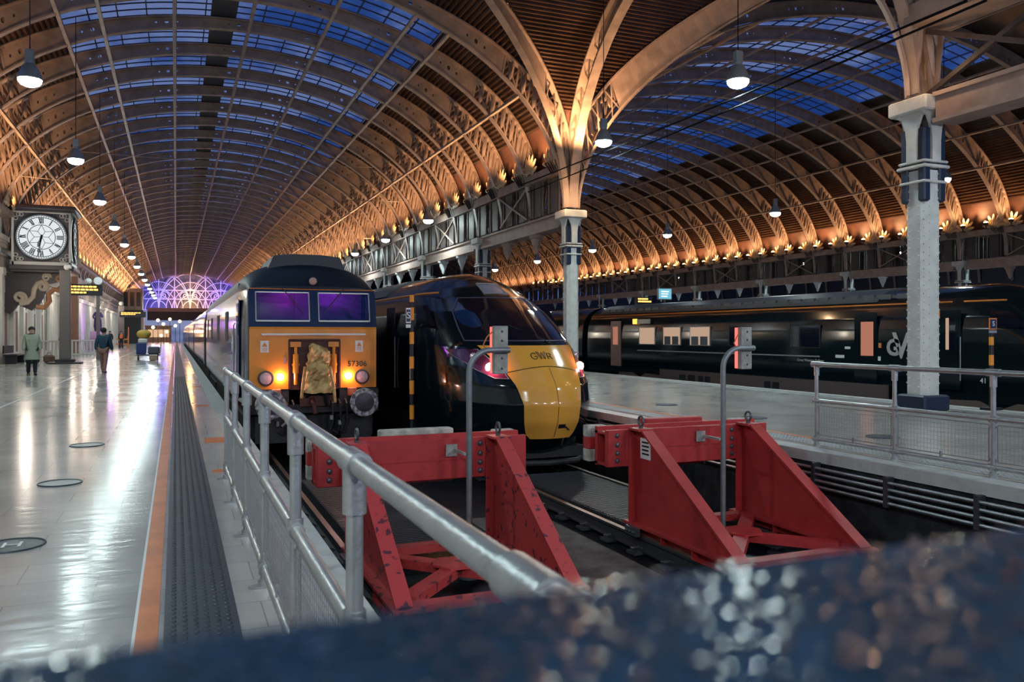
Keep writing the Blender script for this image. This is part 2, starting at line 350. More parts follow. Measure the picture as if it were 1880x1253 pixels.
# ------------------------------------------------------------------ roof naves
class Nave:
    def __init__(s, c, ai, zi, ae, ze, glass, smooth):
        s.c, s.ai, s.zi, s.ae, s.ze, s.g, s.sm = c, ai, zi, ae, ze, math.radians(glass), math.radians(smooth)
        s.z0i, s.z0e = 6.0, 7.5
    def inn(s, p): return (s.ai * math.cos(p), s.z0i + (s.zi - s.z0i) * math.sin(p))
    def out(s, p): return (s.ae * math.cos(p), s.z0e + (s.ze - s.z0e) * math.sin(p))
N1 = Nave(2.55, 10.42, 13.0, 10.62, 13.36, 54, 17)
N2 = Nave(28.8, 15.35, 15.05, 15.6, 15.55, 62, 12)
N3 = Nave(55.05, 10.42, 12.95, 10.62, 13.42, 54, 17)
def rib_mesh(nv, lattice_deg, detail=True):
    """double-chord arched rib in the plane y = 0"""
    m = MB(); n = 72
    for fn, w, t in ((nv.inn, .24, .05), (nv.out, .30, .05)):
        rows = []
        for i in range(n + 1):
            p = PI * i / n; x, z = fn(p); x2, z2 = fn(p + .01); d = Vector((x2 - x, z2 - z)).normalized(); nx, nz = -d.y, d.x
            rows.append([(x, -w / 2, z), (x, w / 2, z), (x + nx * t, w / 2, z + nz * t), (x + nx * t, -w / 2, z + nz * t), (x, -w / 2, z)])
        m.grid(rows)
    a0 = math.radians(lattice_deg)
    L = 0; ps = [a0]
    p = a0
    while p < PI - a0 - .004:                        # cells about .36 m long
        x, z = nv.inn(p); x2, z2 = nv.inn(p + .001); p += .001 * .36 / max(1e-6, math.hypot(x2 - x, z2 - z)); ps.append(min(p, PI - a0))
    def pt(p, t, y):
        a, b = nv.inn(p), nv.out(p); return (a[0] + (b[0] - a[0]) * t, y, a[1] + (b[1] - a[1]) * t)
    for i in range(len(ps) - 1):
        p0, p1 = ps[i], ps[i + 1]; pm = (p0 + p1) / 2
        for y in (-.015, .015):
            if detail and i % 7 in (2, 3, 4):
                r = .34 if i % 7 == 3 else .2
                ou = [(p0, .06), (pm, .06), (p1, .06), (p1, .5), (p1, .94), (pm, .94), (p0, .94), (p0, .5)]
                inn_ = []
                for k in range(8):
                    a = [-.75 * PI, -.5 * PI, -.25 * PI, 0, .25 * PI, .5 * PI, .75 * PI, PI][k]
                    inn_.append((pm + (p1 - p0) / 2 * r * 1.15 * math.cos(a), .5 + .5 * r * .85 * math.sin(a)))
                vs = [pt(a, b, y) for a, b in ou + inn_]
                m.add(vs, [(k, (k + 1) % 8, 8 + (k + 1) % 8, 8 + k) for k in range(8)])
            else:
                m.add([pt(p0, .06, y), pt(p1, .06, y), pt(p1, .94, y), pt(p0, .94, y)], [(0, 1, 2, 3)])
    for sgn in (0, 1):                               # open haunches: struts and leaf shapes
        k = 9
        for i in range(k + 1):
            p = a0 * (i / k); p = PI - p if sgn else p
            m.bar(pt(p, .03, 0), pt(p, .97, 0), .07, .05, (0, 1, 0))
            if i < k and detail:
                q = a0 * ((i + .5) / k); q = PI - q if sgn else q
                c = Vector(pt(q, .5, 0)); e = (Vector(pt(q, .95, 0)) - c); l = e.length; u = e.normalized(); v = Vector((u.z, 0, -u.x)); wd = .09
                poly = [c + u * (l * math.cos(a)) + v * (wd * math.sin(a)) for a in [2 * PI * j / 12 for j in range(12)]]
                po = [q_ + Vector((0, -.05, 0)) for q_ in poly]; pi_ = [q_ + Vector((0, .05, 0)) for q_ in poly]
                m.add(po + pi_ + [c + Vector((0, -.12, 0)), c + Vector((0, .12, 0))], [(j, (j + 1) % 12, 12 + (j + 1) % 12, 12 + j) for j in range(12)] + [(j, (j + 1) % 12, 24) for j in range(12)] + [(12 + j, 12 + (j + 1) % 12, 25) for j in range(12)])
                b = a0 * ((i + 1) / k); b = PI - b if sgn else b
                a_ = a0 * (i / k); a_ = PI - a_ if sgn else a_
                m.bar(pt(a_, .05, 0), pt(b, .95, 0), .05, .035, (0, 1, 0))
    return m
def ribs(nv, ys, lat, label, detail=True):
    first = None
    for y in ys:
        if first is None:
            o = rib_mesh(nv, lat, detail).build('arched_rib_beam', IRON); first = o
        else:
            o = first.copy(); COL.objects.link(o)
        o.location = (nv.c, y, 0); struct(o, label, 'roof rib', label)
RY = [Y0 + k * SP for k in range(48)]
near = [YT0 - k * SP for k in range(5)]
ribs(N1, RY + near, 40, 'arched iron rib of the roof over the locomotive, one of the row')
ribs(N2, RY[:36] + near, 34, 'arched iron rib of the wide roof over the long dark train, one of the row')
ribs(N3, RY[:22] + near, 40, 'arched iron rib of the roof beyond the far colonnade', False)
def corr_pts(nv, pa, pb, amp=.045, pitch=.19, both=None):
    pts = []; p = pa; k = 0
    while p < pb:
        x, z = nv.out(p); x2, z2 = nv.out(p + .001); l = math.hypot(x2 - x, z2 - z); d = (x2 - x) / l, (z2 - z) / l
        h = .06 + amp * (1, 0, -1, 0)[k % 4]
        pts.append((x + h * d[1], z - h * d[0]))
        p += .001 * (pitch / 4) / l; k += 1
    return pts
def sheet(name, pts, sgn, c, ya, yb, m, label, cat, t=.03):
    mb = MB(); mb.grid([[(c + sgn * x, ya, z), (c + sgn * x, yb, z)] for x, z in pts])
    o = mb.build(name, m); solid(o, t, 0); return struct(o, label, cat)
def nave_shell(nv, ya, yb, nm, glazed=True):
    for sgn in (1, -1):
        cp = corr_pts(nv, nv.sm, nv.g)
        sheet('corrugated_roof', cp, sgn, nv.c, ya, yb, CORR, 'dark corrugated roof lining %s' % nm, 'roof lining')
        fp = [(nv.out(nv.sm * i / 8)[0] + .05, nv.out(nv.sm * i / 8)[1] + .05) for i in range(9)]
        sheet('haunch_roof', fp, sgn, nv.c, ya, yb, PLATE, 'smooth brown roof plates at the foot of the arches %s' % nm, 'roof lining')
    if not glazed: return
    rows = []
    nseg = 26
    for i in range(nseg + 1):
        p = nv.g + (PI - 2 * nv.g) * i / nseg; x, z = nv.out(p); rows.append([(nv.c + x, ya, z + .07), (nv.c + x, yb, z + .07)])
    w = MB().grid(rows).build('window_%d' % (2 if nv is N1 else 3), GLASS); solid(w, .012, 0)
    struct(w, 'glazed crown of the arched roof %s, blue dusk behind' % nm, 'roof glazing')
    b = MB(); y = ya
    while y < yb - .1:
        for i in range(nseg):
            p0 = nv.g + (PI - 2 * nv.g) * i / nseg; p1 = nv.g + (PI - 2 * nv.g) * (i + 1) / nseg
            a, c2 = nv.out(p0), nv.out(p1)
            b.bar((nv.c + a[0], y, a[1] + .06), (nv.c + c2[0], y, c2[1] + .06), .035, .05, (0, 1, 0))
        y += SP / 5
    for i in range(0, nseg + 1, 2):
        p = nv.g + (PI - 2 * nv.g) * i / nseg; x, z = nv.out(p); b.bar((nv.c + x, ya, z + .05), (nv.c + x, yb, z + .05), .04, .05)
    b.build('glazing_bars', BARM, w)
nave_shell(N1, YT1, YEND, 'over the locomotive')
nave_shell(N2, YT1, YEND, 'over the long dark train')
nave_shell(N3, YT1, 110, 'beyond the far colonnade')
nave_shell(N1, YNEAR, YT0, 'nearest the viewpoint over the railings')
nave_shell(N2, YNEAR, YT0, 'nearest the viewpoint over the island platform')
# opaque ventilator strip near the crown of the first nave
mb = MB(); rows = []
for i in range(5):
    x = -1.35 + .9 * i / 4; p = math.acos(x / N1.ae); z = N1.out(p)[1]
    rows.append([(N1.c + x, YT1, z + .06), (N1.c + x, YEND, z + .06)])
struct(solid(mb.grid(rows).build('ventilator_roof', IRON_DARK), .04, 0), 'dark ventilator strip beside the crown of the glazed roof', 'roof strip')
# purlins
def purlins(nv, us, ya, yb, lab):
    for u in us:
        for s in ((1, -1) if u else (1,)):
            p = math.acos(u / nv.ai); x, z = nv.inn(p)
            mb = MB().bar((nv.c + s * x, ya, z - .02), (nv.c + s * x, yb, z - .02), .12, .09)
            k = 0
            for j in range(int((yb - ya) / SP)):
                a, e = nv.inn(p), nv.out(p)
                y = ya + j * SP
                mb.bar((nv.c + s * a[0], y + .14, a[1]), (nv.c + s * e[0], y + .14, e[1]), .06, .06, (0, 1, 0))
            struct(mb.build('purlin_beam', IRON), lab, 'purlin', lab)
purlins(N1, (0, 2.6, 4.9, 6.05, 8.65), YT1, YEND, 'long iron purlin tying the ribs of the roof over the locomotive')
purlins(N2, (0, 3.6, 7.1, 8.9, 13.0, 11.0), YT1, YEND, 'long iron purlin tying the ribs of the roof over the dark train')
# ------------------------------------------------------------------ transept crossing (groined vaults)
ZT0e, ZTe, ZT0i, ZTi, BT = 7.5, 13.4, 6.0, 12.85, (YT1 - YT0) / 2
def groin_u(nv, z): 
    q = (z - 7.5) / (nv.ze - 7.5); return nv.ae * math.sqrt(max(0, 1 - q * q))
tp = []
p = math.radians(2)
k = 0
while p < PI - math.radians(2):
    h = .03 * (1, 0, -1, 0)[k % 4] if 18 < math.degrees(p) < 162 else 0
    y = YTC + (BT + .03 + h) * math.cos(p); z = ZT0e + (ZTe - ZT0e) * math.sin(p) + h * math.sin(p) + .05
    tp.append((y, z)); p += .15 / 4 / 7.0; k += 1
for s_ in (1, -1):
    q_ = [(y, z) for y, z in tp if z < 9.75 and (y - YTC) * s_ > 0]
    struct(solid(MB().grid([[(N1.c + groin_u(N1, min(z, N1.ze)), y, z), (N2.c - groin_u(N2, z), y, z)] for y, z in q_]).build('transept_roof', PLATE), .03, 0), 'smooth brown vault plate above the %s column of the island' % ('central' if s_ > 0 else 'nearest'), 'roof lining')
mb = MB(); mb.grid([[(N1.c + groin_u(N1, min(z, N1.ze)), y, z), (N2.c - groin_u(N2, z), y, z)] for y, z in tp if z > 9.6])
struct(solid(mb.build('transept_roof', CORR), .03, 0), 'dark corrugated cross vault between the two naves above the central column', 'roof lining')
mb = MB(); mb.grid([[(N2.c + groin_u(N2, z), y, z), (44.4, y, z)] for y, z in tp])
struct(solid(mb.build('transept_roof', CORR), .03, 0), 'dark corrugated cross vault above the far colonnade', 'roof lining')
mb = MB(); mb.grid([[(-8.1, y, z), (N1.c - groin_u(N1, min(z, N1.ze)), y, z)] for y, z in tp])
struct(solid(mb.build('transept_roof', CORR), .03, 0), 'dark corrugated cross vault against the station wall', 'roof lining')
def cross_web(nv, zmax, lab):                       # the nave vault inside the crossing, on both sides of the transept
    for sgn in (1, -1):
        pts = [q for q in corr_pts(nv, .03, PI / 2) if q[1] < zmax + .0]
        for side in (1, -1):
            rows = []
            for x, z in pts:
                q = min(1, max(0, (z - ZT0e) / (ZTe - ZT0e))); yy = YTC + side * BT * math.sqrt(1 - q * q)
                rows.append([(nv.c + sgn * x, yy, z), (nv.c + sgn * x, YTC + side * BT, z)])
            struct(solid(MB().grid(rows).build('crossing_roof', CORR), .03, 0), lab, 'roof lining', lab)
cross_web(N1, 13.3, 'corrugated vault web in the crossing over the locomotive')
cross_web(N2, 13.3, 'corrugated vault web in the crossing over the dark train')
# upper crown of the wide nave across the transept
rows = []
for i in range(25):
    x = -N2.ae * .72 + 2 * N2.ae * .72 * i / 24; z = N2.out(math.acos(x / N2.ae))[1]
    rows.append([(N2.c + x, YT0, z + .1), (N2.c + x, YT1, z + .1)])
struct(solid(MB().grid(rows).build('crossing_roof', CORR), .04, 0), 'crown of the wide roof over the crossing', 'roof lining')
def sweep(pi, po, w, m, name, lab, web=True, arch=False):       # deep curved beam between two 3D paths
    mb = MB()
    for i in range(len(pi) - 1):
        d = Vector(pi[i + 1]) - Vector(pi[i]); up = Vector(po[i]) - Vector(pi[i])
        mb.bar(pi[i], pi[i + 1], w, .06, up); mb.bar(po[i], po[i + 1], w, .06, up)
        if web:
            m_ = min(i, len(pi) - 2 - i) if arch else i
            sd = d.cross(up).normalized() * .012
            if m_ > 9:
                q = [Vector(pi[i]), Vector(pi[i + 1]), Vector(po[i + 1]), Vector(po[i])]
                mb.add([v + sd for v in q] + [v - sd for v in q], [(0, 1, 2, 3), (7, 6, 5, 4)])
            elif i % 2: mb.bar(pi[i], po[i + 1], .035, .05, d); mb.bar(pi[i + 1], po[i], .035, .05, d)
    return struct(mb.build(name, m), lab, 'vault rib')
for nv, sx, zt, nm in ((N1, 1, 12.9, 'locomotive'), (N2, -1, 12.85, 'dark train')):
    for sy in (1, -1):
        pi, po = [], []
        for i in range(31):
            p = PI / 2 * i / 30
            z = ZT0i + (ZTi - ZT0i) * math.sin(p); ze = ZT0e + (ZTe - ZT0e) * math.sin(p)
            q = (z - 6) / (nv.zi - 6); u = nv.ai * math.sqrt(max(0, 1 - q * q)); ue = groin_u(nv, min(ze, nv.ze))
            pi.append((nv.c + sx * u, YTC + sy * (BT - .15) * math.cos(p), z)); po.append((nv.c + sx * ue, YTC + sy * BT * math.cos(p), ze))
        sweep(pi, po, .22, IRON, 'groin_beam', 'diagonal iron vault rib rising from the %s column over the %s' % ('central' if sy > 0 else 'nearest', nm))
for x, nm in ((13.2, 'central and nearest columns'), (44.4, 'far colonnade')):
    for dx in (-.0,):
        pi = [(x + dx, YTC + (BT - .2) * math.cos(p), ZT0i + (ZTi - ZT0i) * math.sin(p)) for p in [PI * i / 40 for i in range(41)]]
        po = [(x + dx, YTC + BT * math.cos(p), ZT0e + (ZTe - ZT0e) * math.sin(p)) for p in [PI * i / 40 for i in range(41)]]
        sweep(pi, po, .34, IRON, 'transept_arch_beam', 'broad iron arch spanning the crossing between the %s' % nm, True, True)
# ------------------------------------------------------------------ column rows: girders, gutters, brackets
def colonnade(L, ya, yb, near_part, nm):
    segs = [(ya, yb)] + ([(YNEAR, YT0)] if near_part else [])
    for a, b in segs:
        n3 = max(1, int(round((b - a) / (3 * SP)))); g0 = None
        for j in range(n3 + 1):
            ya_ = (a + j * 3 * SP if a > 20 else b - (j + 1) * 3 * SP) + .45; yb_ = ya_ + 3 * SP - .9
            if a > 20: yb_ = min(yb_, b)
            else: ya_ = max(ya_, a)
            if yb_ - ya_ < .3: continue
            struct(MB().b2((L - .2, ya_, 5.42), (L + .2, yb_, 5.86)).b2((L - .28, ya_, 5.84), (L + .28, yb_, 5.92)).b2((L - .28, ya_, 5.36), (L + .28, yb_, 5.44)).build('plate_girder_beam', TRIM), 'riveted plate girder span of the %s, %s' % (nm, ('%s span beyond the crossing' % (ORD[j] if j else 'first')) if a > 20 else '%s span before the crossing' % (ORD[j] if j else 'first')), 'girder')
        gt = struct(MB().b2((L - .45, a, 7.25), (L + .45, b, 7.32)).b2((L - .5, a, 7.25), (L - .42, b, 7.62)).b2((L + .42, a, 7.25), (L + .5, b, 7.62)).build('valley_gutter_beam', IRON), 'valley gutter beam above the %s, %s' % (nm, 'beyond the crossing' if a > 20 else 'nearest the viewpoint'), 'gutter')
        y = a; k = 0; first = None
        n = int(round((b - a) / SP))
        for k in range(n):
            y = (a if a > 20 else b - n * SP) + k * SP
            if first is None:
                mb = MB()
                for s in ((-1, 1) if a > 20 else ()):
                    mb.b2((s * .30 - .02, .45, 5.95), (s * .30 + .02, 1.05, 7.25)); mb.b2((s * .30 - .02, 1.9, 5.95), (s * .30 + .02, 2.5, 7.25))
                    for h in (.3, 1.2, 1.75, 2.65): mb.b2((s * .32 - .03, h - .04, 5.95), (s * .32 + .03, h + .04, 7.25))
                    for q in range(5):                # leafy crest under the gutter
                        a_ = -.9 + .45 * q
                        mb.bar((s * .5, SP * .0 + .0 + .05 + .12 * q, 7.3), (s * .62, .05 + .2 * q, 7.75), .1, .02)
                if a < 20: mb.bar((0, .1, 5.98), (0, SP - .1, 7.2), .09, .09).bar((0, SP - .1, 5.98), (0, .1, 7.2), .09, .09)
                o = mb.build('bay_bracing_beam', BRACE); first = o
            else:
                o = first.copy(); COL.objects.link(o)
            if a > 20 and k % 3 == 1 and k < 30:
                xb = MB()
                for s in (-1, 1): xb.bar((s * .38, .1, 5.98), (s * .38, SP - .1, 7.2), .05, .06).bar((s * .38, SP - .1, 5.98), (s * .38, .1, 7.2), .05, .06)
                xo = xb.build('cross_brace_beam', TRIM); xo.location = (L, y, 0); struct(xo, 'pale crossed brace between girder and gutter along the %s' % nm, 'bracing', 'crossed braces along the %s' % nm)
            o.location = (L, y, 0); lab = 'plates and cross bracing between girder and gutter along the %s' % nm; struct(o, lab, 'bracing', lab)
PALM = mat('palmette_gold', (.50, .34, .20), .45, 0, .1, 20, .2, 6)
def palmettes(L, side, ys, lab):
    first = None
    for y in ys:
        if first is None:
            mb = MB()
            for cy in (.55, SP - .55):
                for k in range(7):
                    a = PI * (.08 + .84 * k / 6); c = Vector((0, cy + .42 * math.cos(a), .42 * math.sin(a))); u = Vector((0, math.cos(a), math.sin(a))); v = Vector((0, -u.z, u.y)); l, w_ = (.40, .10) if 0 < k < 6 else (.32, .09)
                    ring_ = [c + u * (l * math.cos(t_)) + v * (w_ * math.sin(t_)) for t_ in [2 * PI * j / 10 for j in range(10)]]
                    mb.add(ring_ + [c + Vector((side * .09, 0, 0)), c - Vector((side * .05, 0, 0))], [(j, (j + 1) % 10, 10) for j in range(10)] + [((j + 1) % 10, j, 11) for j in range(10)])
                mb.tube([(0, cy - .3, 0), (0, cy - .2, .1), (0, cy, .14), (0, cy + .2, .1), (0, cy + .3, 0)], .05, 6)
            first = o = mb.build('palmette_trim', PALM)
        else: o = first.copy(); COL.objects.link(o)
        o.location = (L, y, 7.62); struct(o, lab, 'palmette', lab)
palmettes(13.2 - .55, -1, [YT1 + k * SP for k in range(34)], 'pair of golden leaf palmettes above the gutter of the island colonnade')
palmettes(44.4 - .62, -1, [YT1 + k * SP for k in range(24)], 'pair of golden leaf palmettes above the gutter of the far colonnade')
palmettes(-8.1 + .62, 1, [YT1 + 6 * SP + k * SP for k in range(20)], 'pair of golden leaf palmettes above the station wall')
colonnade(13.2, YT1, YEND, True, 'colonnade on the island platform')
colonnade(44.4, YT1, YEND, True, 'far colonnade behind the dark train')
struct(MB().b2((-8.1, YT1, 7.3), (-7.5, YEND, 7.55)).build('valley_gutter_beam', IRON), 'gutter beam along the top of the station wall', 'gutter')
# ------------------------------------------------------------------ far end screen with tracery
SCREENM = mat('screen_white', (.62, .60, .62), .5)
CLAD = mat('cladding_grey', (.16, .16, .18), .6)
YS = YEND + .5
def nz(x): return N1.z0e + (N1.ze - N1.z0e) * math.sqrt(max(0, 1 - (x / N1.ae) ** 2))
mb = MB()
n = 90
for i in range(n):                                    # vertical profiled cladding behind the tracery
    x0 = -N1.ae + 2 * N1.ae * i / n; x1 = -N1.ae + 2 * N1.ae * (i + 1) / n; d = .08 if i % 2 else 0
    mb.prism([(x0, 6.0), (x1, 6.0), (x1, nz(x1)), (x0, nz(x0))], lambda a, b, dd: (N1.c + a, YS + 1.2 + dd, b), d, d + .1)
struct(mb.build('wall_far', CLAD), 'grey ribbed end wall closing the arch far down the tracks', 'wall')
wn = struct(MB().tube([(N1.c + x, YS, nz(x) - .15) for x in [-N1.ae * math.cos(PI * i / 50) for i in range(51)]], .16, 6).build('window_1', SCREENM), 'arched end screen with tracery lit blue, violet and yellow', 'end screen')
tr = MB()
def clip_tube(pts, r):
    run = []
    for x, z in pts:
        if 6.0 <= z <= nz(max(-N1.ae, min(N1.ae, x))) - .1 and abs(x) < N1.ae: run.append((N1.c + x, YS, z))
        else:
            if len(run) > 1: tr.tube(run, r, 5)
            run = []
    if len(run) > 1: tr.tube(run, r, 5)
for z in (8.2, 9.9, 6.1): clip_tube([(-10.6 + .2 * i, z) for i in range(107)], .09)
for x in (-8.4, -5.6, -2.8, 0, 2.8, 5.6, 8.4): clip_tube([(x, 6 + .15 * i) for i in range(55)], .08)
for xc in (-5.6, 0, 5.6):
    for r in (1.6, 2.6, 3.6, 4.8, 6.2):
        clip_tube([(xc + r * math.cos(PI * i / 40) * .9, 6.0 + r * 1.15 * math.sin(PI * i / 40)) for i in range(41)], .07)
    for s in (-1, 1):
        clip_tube([(xc + s * (4.6 - 4.6 * math.cos(a)), 6.0 + 7.4 * math.sin(a)) for a in [PI / 2 * i / 30 for i in range(31)]], .07)
        clip_tube([(xc + s * .9 + s * (.9 - .05 * i / 4) * math.cos(2 * PI * i / 24) * (1 - i / 50), 8.9 + .8 * math.sin(2 * PI * i / 24) * (1 - i / 50)) for i in range(40)], .08)
        clip_tube([(xc, 9.9 + .1 * i) for i in range(30)], .06)
        for q in (-.8, -.4, .4, .8): clip_tube([(xc + q * i * .14, 9.9 + i * .14) for i in range(20)], .05)
tr.build('tracery', SCREENM, wn)
struct(MB().b2((N1.c - 7.5, YS - 3, 4.1), (N1.c + 12, YS + 1, 5.7)).build('footbridge_beam', IRON_DARK), 'dark footbridge deck under the lit end screen', 'footbridge')
struct(MB().b2((N1.c - 7.5, YS - 3.2, 5.7), (N1.c + 12, YS - 3, 6.4)).build('footbridge_trim', TRIM), 'pale parapet of the footbridge under the lit end screen', 'parapet')
struct(MB().b2((13.2, YS, 0), (66, YS + .3, 15.6)).build('wall_far', IRON_DARK), 'dark end wall of the wide nave', 'wall')
# ================================================================== COLUMNS
def column(L, Y, label, group=None, near=False):
    t = thing('iron_column', label, 'column', (L, Y, 0), group=group); t['kind'] = 'thing'
    MB().cbox((-.33, -.33, 0), (.33, .33, .30), .03).build('plinth', NAVYIRON, t)
    m = MB()
    oc = [(.235, .14), (.14, .235), (-.14, .235), (-.235, .14), (-.235, -.14), (-.14, -.235), (.14, -.235), (.235, -.14)]
    m.prism(oc, lambda a, b, d: (a, b, d), .3, 4.55)
    for k in range(27):
        z = .45 + k * .155
        for dx in (-.105, .105): m.ball((dx, -.236, z), .019, 6, 4); m.ball((-.236, dx, z), .019, 6, 4)
        for qx, qy in ((-.19, -.19), (.19, -.19), (-.19, .19)): m.ball((qx, qy, z + .07), .019, 6, 4)
    m.build('shaft', CREAM, t)
    MB().cbox((-.28, -.28, 3.95), (-.11, -.11, 5.35), .03).cbox((.11, -.28, 3.95), (.28, -.11, 5.35), .03).cbox((-.28, .11, 3.95), (-.11, .28, 5.35), .03).cbox((.11, .11, 3.95), (.28, .28, 5.35), .03).build('shaft_casing', NAVYIRON, t)
    MB().cbox((-.33, -.33, 4.58), (.33, .33, 4.64), .015).cbox((-.31, -.31, 4.68), (.31, .31, 4.73), .015).cbox((-.30, -.30, 4.30), (.30, .30, 4.35), .015).build('collar', CREAM, t)
    m = MB()
    for s in (1, -1):
        prof = [(.11, 4.7), (.11, 5.1), (.14, 5.35), (.22, 5.55), (.36, 5.62)]
        pl = prof + [(-a, b) for a, b in prof[::-1]]
        m.prism(pl, lambda a, b, d: (a, d, b), s * .25, s * .31); m.prism(pl, lambda a, b, d: (d, a, b), s * .25, s * .31)
    m.build('capital', CREAM, t)
    MB().cbox((-.44, -.44, 5.62), (.44, .44, 5.9), .03).build('abacus', CREAM, t)
    return t
c0 = column(13.2, YT0, 'large cream riveted iron column with dark plinth, nearest one, on the island platform')
dup(c0, (13.2, YT1, 0), label='cream iron column carrying the fan of vault ribs beyond the express train nose')
for k in range(9):
    dup(c0, (13.2, YT1 + 3 * SP * (k + 1), 0), label='iron column of the island colonnade, %s beyond the fan of vault ribs' % ('first' if k == 0 else ORD[k]))
for k in range(8):
    dup(c0, (44.4, YT1 + 3 * SP * k, 0), label='iron column of the far colonnade behind the dark train, %s from the right' % ('first' if k == 0 else ORD[k]))
# finials under the girder where the ribs land
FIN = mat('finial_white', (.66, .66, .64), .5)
for k in range(40):
    if k % 3 == 0: continue
    y = YT1 + k * SP
    for L, nm in ((13.2, 'island colonnade'), (44.4, 'far colonnade')):
        if L > 40 and k > 22: continue
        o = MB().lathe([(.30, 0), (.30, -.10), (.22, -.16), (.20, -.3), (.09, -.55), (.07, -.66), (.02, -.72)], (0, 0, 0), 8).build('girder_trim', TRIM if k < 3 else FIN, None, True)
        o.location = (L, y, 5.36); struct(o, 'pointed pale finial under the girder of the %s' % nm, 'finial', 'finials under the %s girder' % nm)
# ================================================================== PENDANT LAMPS
LENS = emat('lamp_lens', (.80, 1.0, .98), 130)
SHADE = mat('lamp_shade', (.30, .34, .35), .35, .4)
def roof_z(L):
    nv = N1 if L < 13.2 else (N2 if L < 44.4 else N3)
    u = min(.98, abs(L - nv.c) / nv.ai); return nv.z0i + (nv.zi - nv.z0i) * math.sqrt(1 - u * u)
def pendant(L, Y, label, group, power, z=7.2, src=[]):
    loc = (L, Y, z)
    if not src:
        t = thing('pendant_lamp', label, 'pendant lamp', loc, group=group)
        MB().lathe([(.25, 0), (.26, .02), (.235, .12), (.15, .30), (.10, .36), (.10, .42)], (0, 0, 0), 20).build('shade', SHADE, t, True)
        MB().lathe([(.245, .0), (.235, -.05), (.19, -.11), (.10, -.15), (.01, -.16)], (0, 0, 0), 20).build('lens', LENS, t, True)
        MB().cbox((-.09, -.07, .42), (.09, .07, .68), .01).build('ballast_box', SHADE, t)
        src.append(t)
    else:
        t = dup(src[0], loc, label=label, group=group)
    MB().cyl((0, 0, .68), (0, 0, roof_z(L) - z), .012, n=5).build('cable', BLACK, t)
    if power: lamp('pendant_light', 'SPOT', (L, Y, z - .2), power, (.74, .96, 1.0), .22, (0, 0, 0), math.radians(155), .5)
PW = 500
for k in range(14): pendant(-3.05, 20.9 + k * 9.144 + .3, '%s pendant lamp over the tiled platform, counted from the viewpoint' % (ORD[k] if k else 'nearest'), 'pendant lamps over the tiled platform', PW)
for k, y in enumerate((15.2, 21.5, 39.8, 48.9, 58.1, 67.3, 76.5)): pendant(11.8, y, '%s pendant lamp of the row beside the island colonnade' % (ORD[k] if k else 'nearest'), 'pendant lamps beside the island colonnade', PW * 1.7)
for k in range(8): pendant(26.3, 21.9 + k * 9.2, '%s pendant lamp above the long dark train' % (ORD[k] if k else 'nearest'), 'pendant lamps above the dark train', PW)
for k in range(5): pendant(46.9, 33.6 + k * 9.144, '%s pendant lamp behind the far colonnade' % (ORD[k] if k else 'nearest'), 'pendant lamps behind the far colonnade', PW * .7)
# lamps of the same rows that hang above and behind the viewpoint
for y in (-3.5, 2.9, 11.8): lamp('pendant_light', 'SPOT', (-3.05, y, 7.1), PW, (.74, .96, 1.0), .22, (0, 0, 0), math.radians(155), .5)
for y in (-2.5, 5.8): lamp('pendant_light', 'SPOT', (11.8, y, 7.1), PW, (.74, .96, 1.0), .22, (0, 0, 0), math.radians(155), .5)
for y in (2.9, 12.5): lamp('pendant_light', 'SPOT', (26.3, y, 7.1), PW, (.74, .96, 1.0), .22, (0, 0, 0), math.radians(155), .5)
# ================================================================== UPLIGHTERS
BULB = emat('uplight_bulb', (1.0, .52, .18), 30)
UPC = (1.0, .56, .25)
src_up = []
def uplight(L, Y, z, rz, label, group, fixture=True, power=120, light=True, out=1, cone=140):
    if fixture:
        if not src_up:
            t = thing('uplighter', label, 'floodlight', (L, Y, z), rz, group)
            MB().lathe([(.05, -.12), (.10, -.10), (.14, .0), (.14, .05)], (0, 0, 0), 12).build('housing', IRON_DARK, t, True)
            MB().lathe([(.125, .05), (.10, .10), (.04, .13), (.01, .135)], (0, 0, 0), 12).build('bulb', BULB, t, True)
            MB().b2((-.02, -.02, -.3), (.02, .02, -.1)).b2((-.1, -.1, -.32), (.1, .1, -.29)).build('bracket', IRON_DARK, t)
            src_up.append(t)
        else: dup(src_up[0], (L, Y, z), rz, label, group)
    if light: lamp('uplight_light', 'SPOT', (L, Y, z + .25), power * 3.4, UPC, .12, (0, math.radians(196 if out > 0 else 164), 0), math.radians(cone), .8)
for k in range(46):
    y = Y0 + SP * (k + .5)
    uplight(13.2 - 1.15, y, 7.45, 0, 'small warm uplighter on the gutter above the island colonnade, facing the locomotive roof', 'uplighters on the island colonnade gutter', False, 190 if k < 24 else 800, k < 24 or k % 2 == 0, 1, 140 if k < 10 else 158)
    uplight(-8.1 + 1.25, y, 7.45, 0, 'small warm uplighter on the station wall below the arched ribs', 'uplighters on the station wall', False, 190 if k < 24 else 800, k < 24 or k % 2 == 0, -1, 140 if k < 10 else 158)
    if k < 28:
        uplight(44.4 - .95, y - .75, 7.62 + .25, 0, 'bare warm bulb on the gutter of the far colonnade', 'uplighters on the far colonnade gutter', k < 22, 80, True, 1, 155); uplight(44.4 - .95, y + .75, 7.87, 0, 'bare warm bulb on the gutter of the far colonnade', 'uplighters on the far colonnade gutter', k < 22, 80, True, 1, 155)
        if k % 2 == 0: uplight(13.2 + 1.15, y, 7.5, 0, 'small warm uplighter on the gutter facing the wide roof', 'uplighters facing the wide roof', False, 420, True, -1, 155)
        if k % 3 == 0: uplight(44.4 + .9, y, 7.92, 0, '', '', False, 120, True, -1)
uplight(13.2 - .8, YT1 - 1.2, 7.6, 0, '', '', False, 260); uplight(13.2 + .8, YT1 - 1.2, 7.6, 0, '', '', False, 200, True, -1)
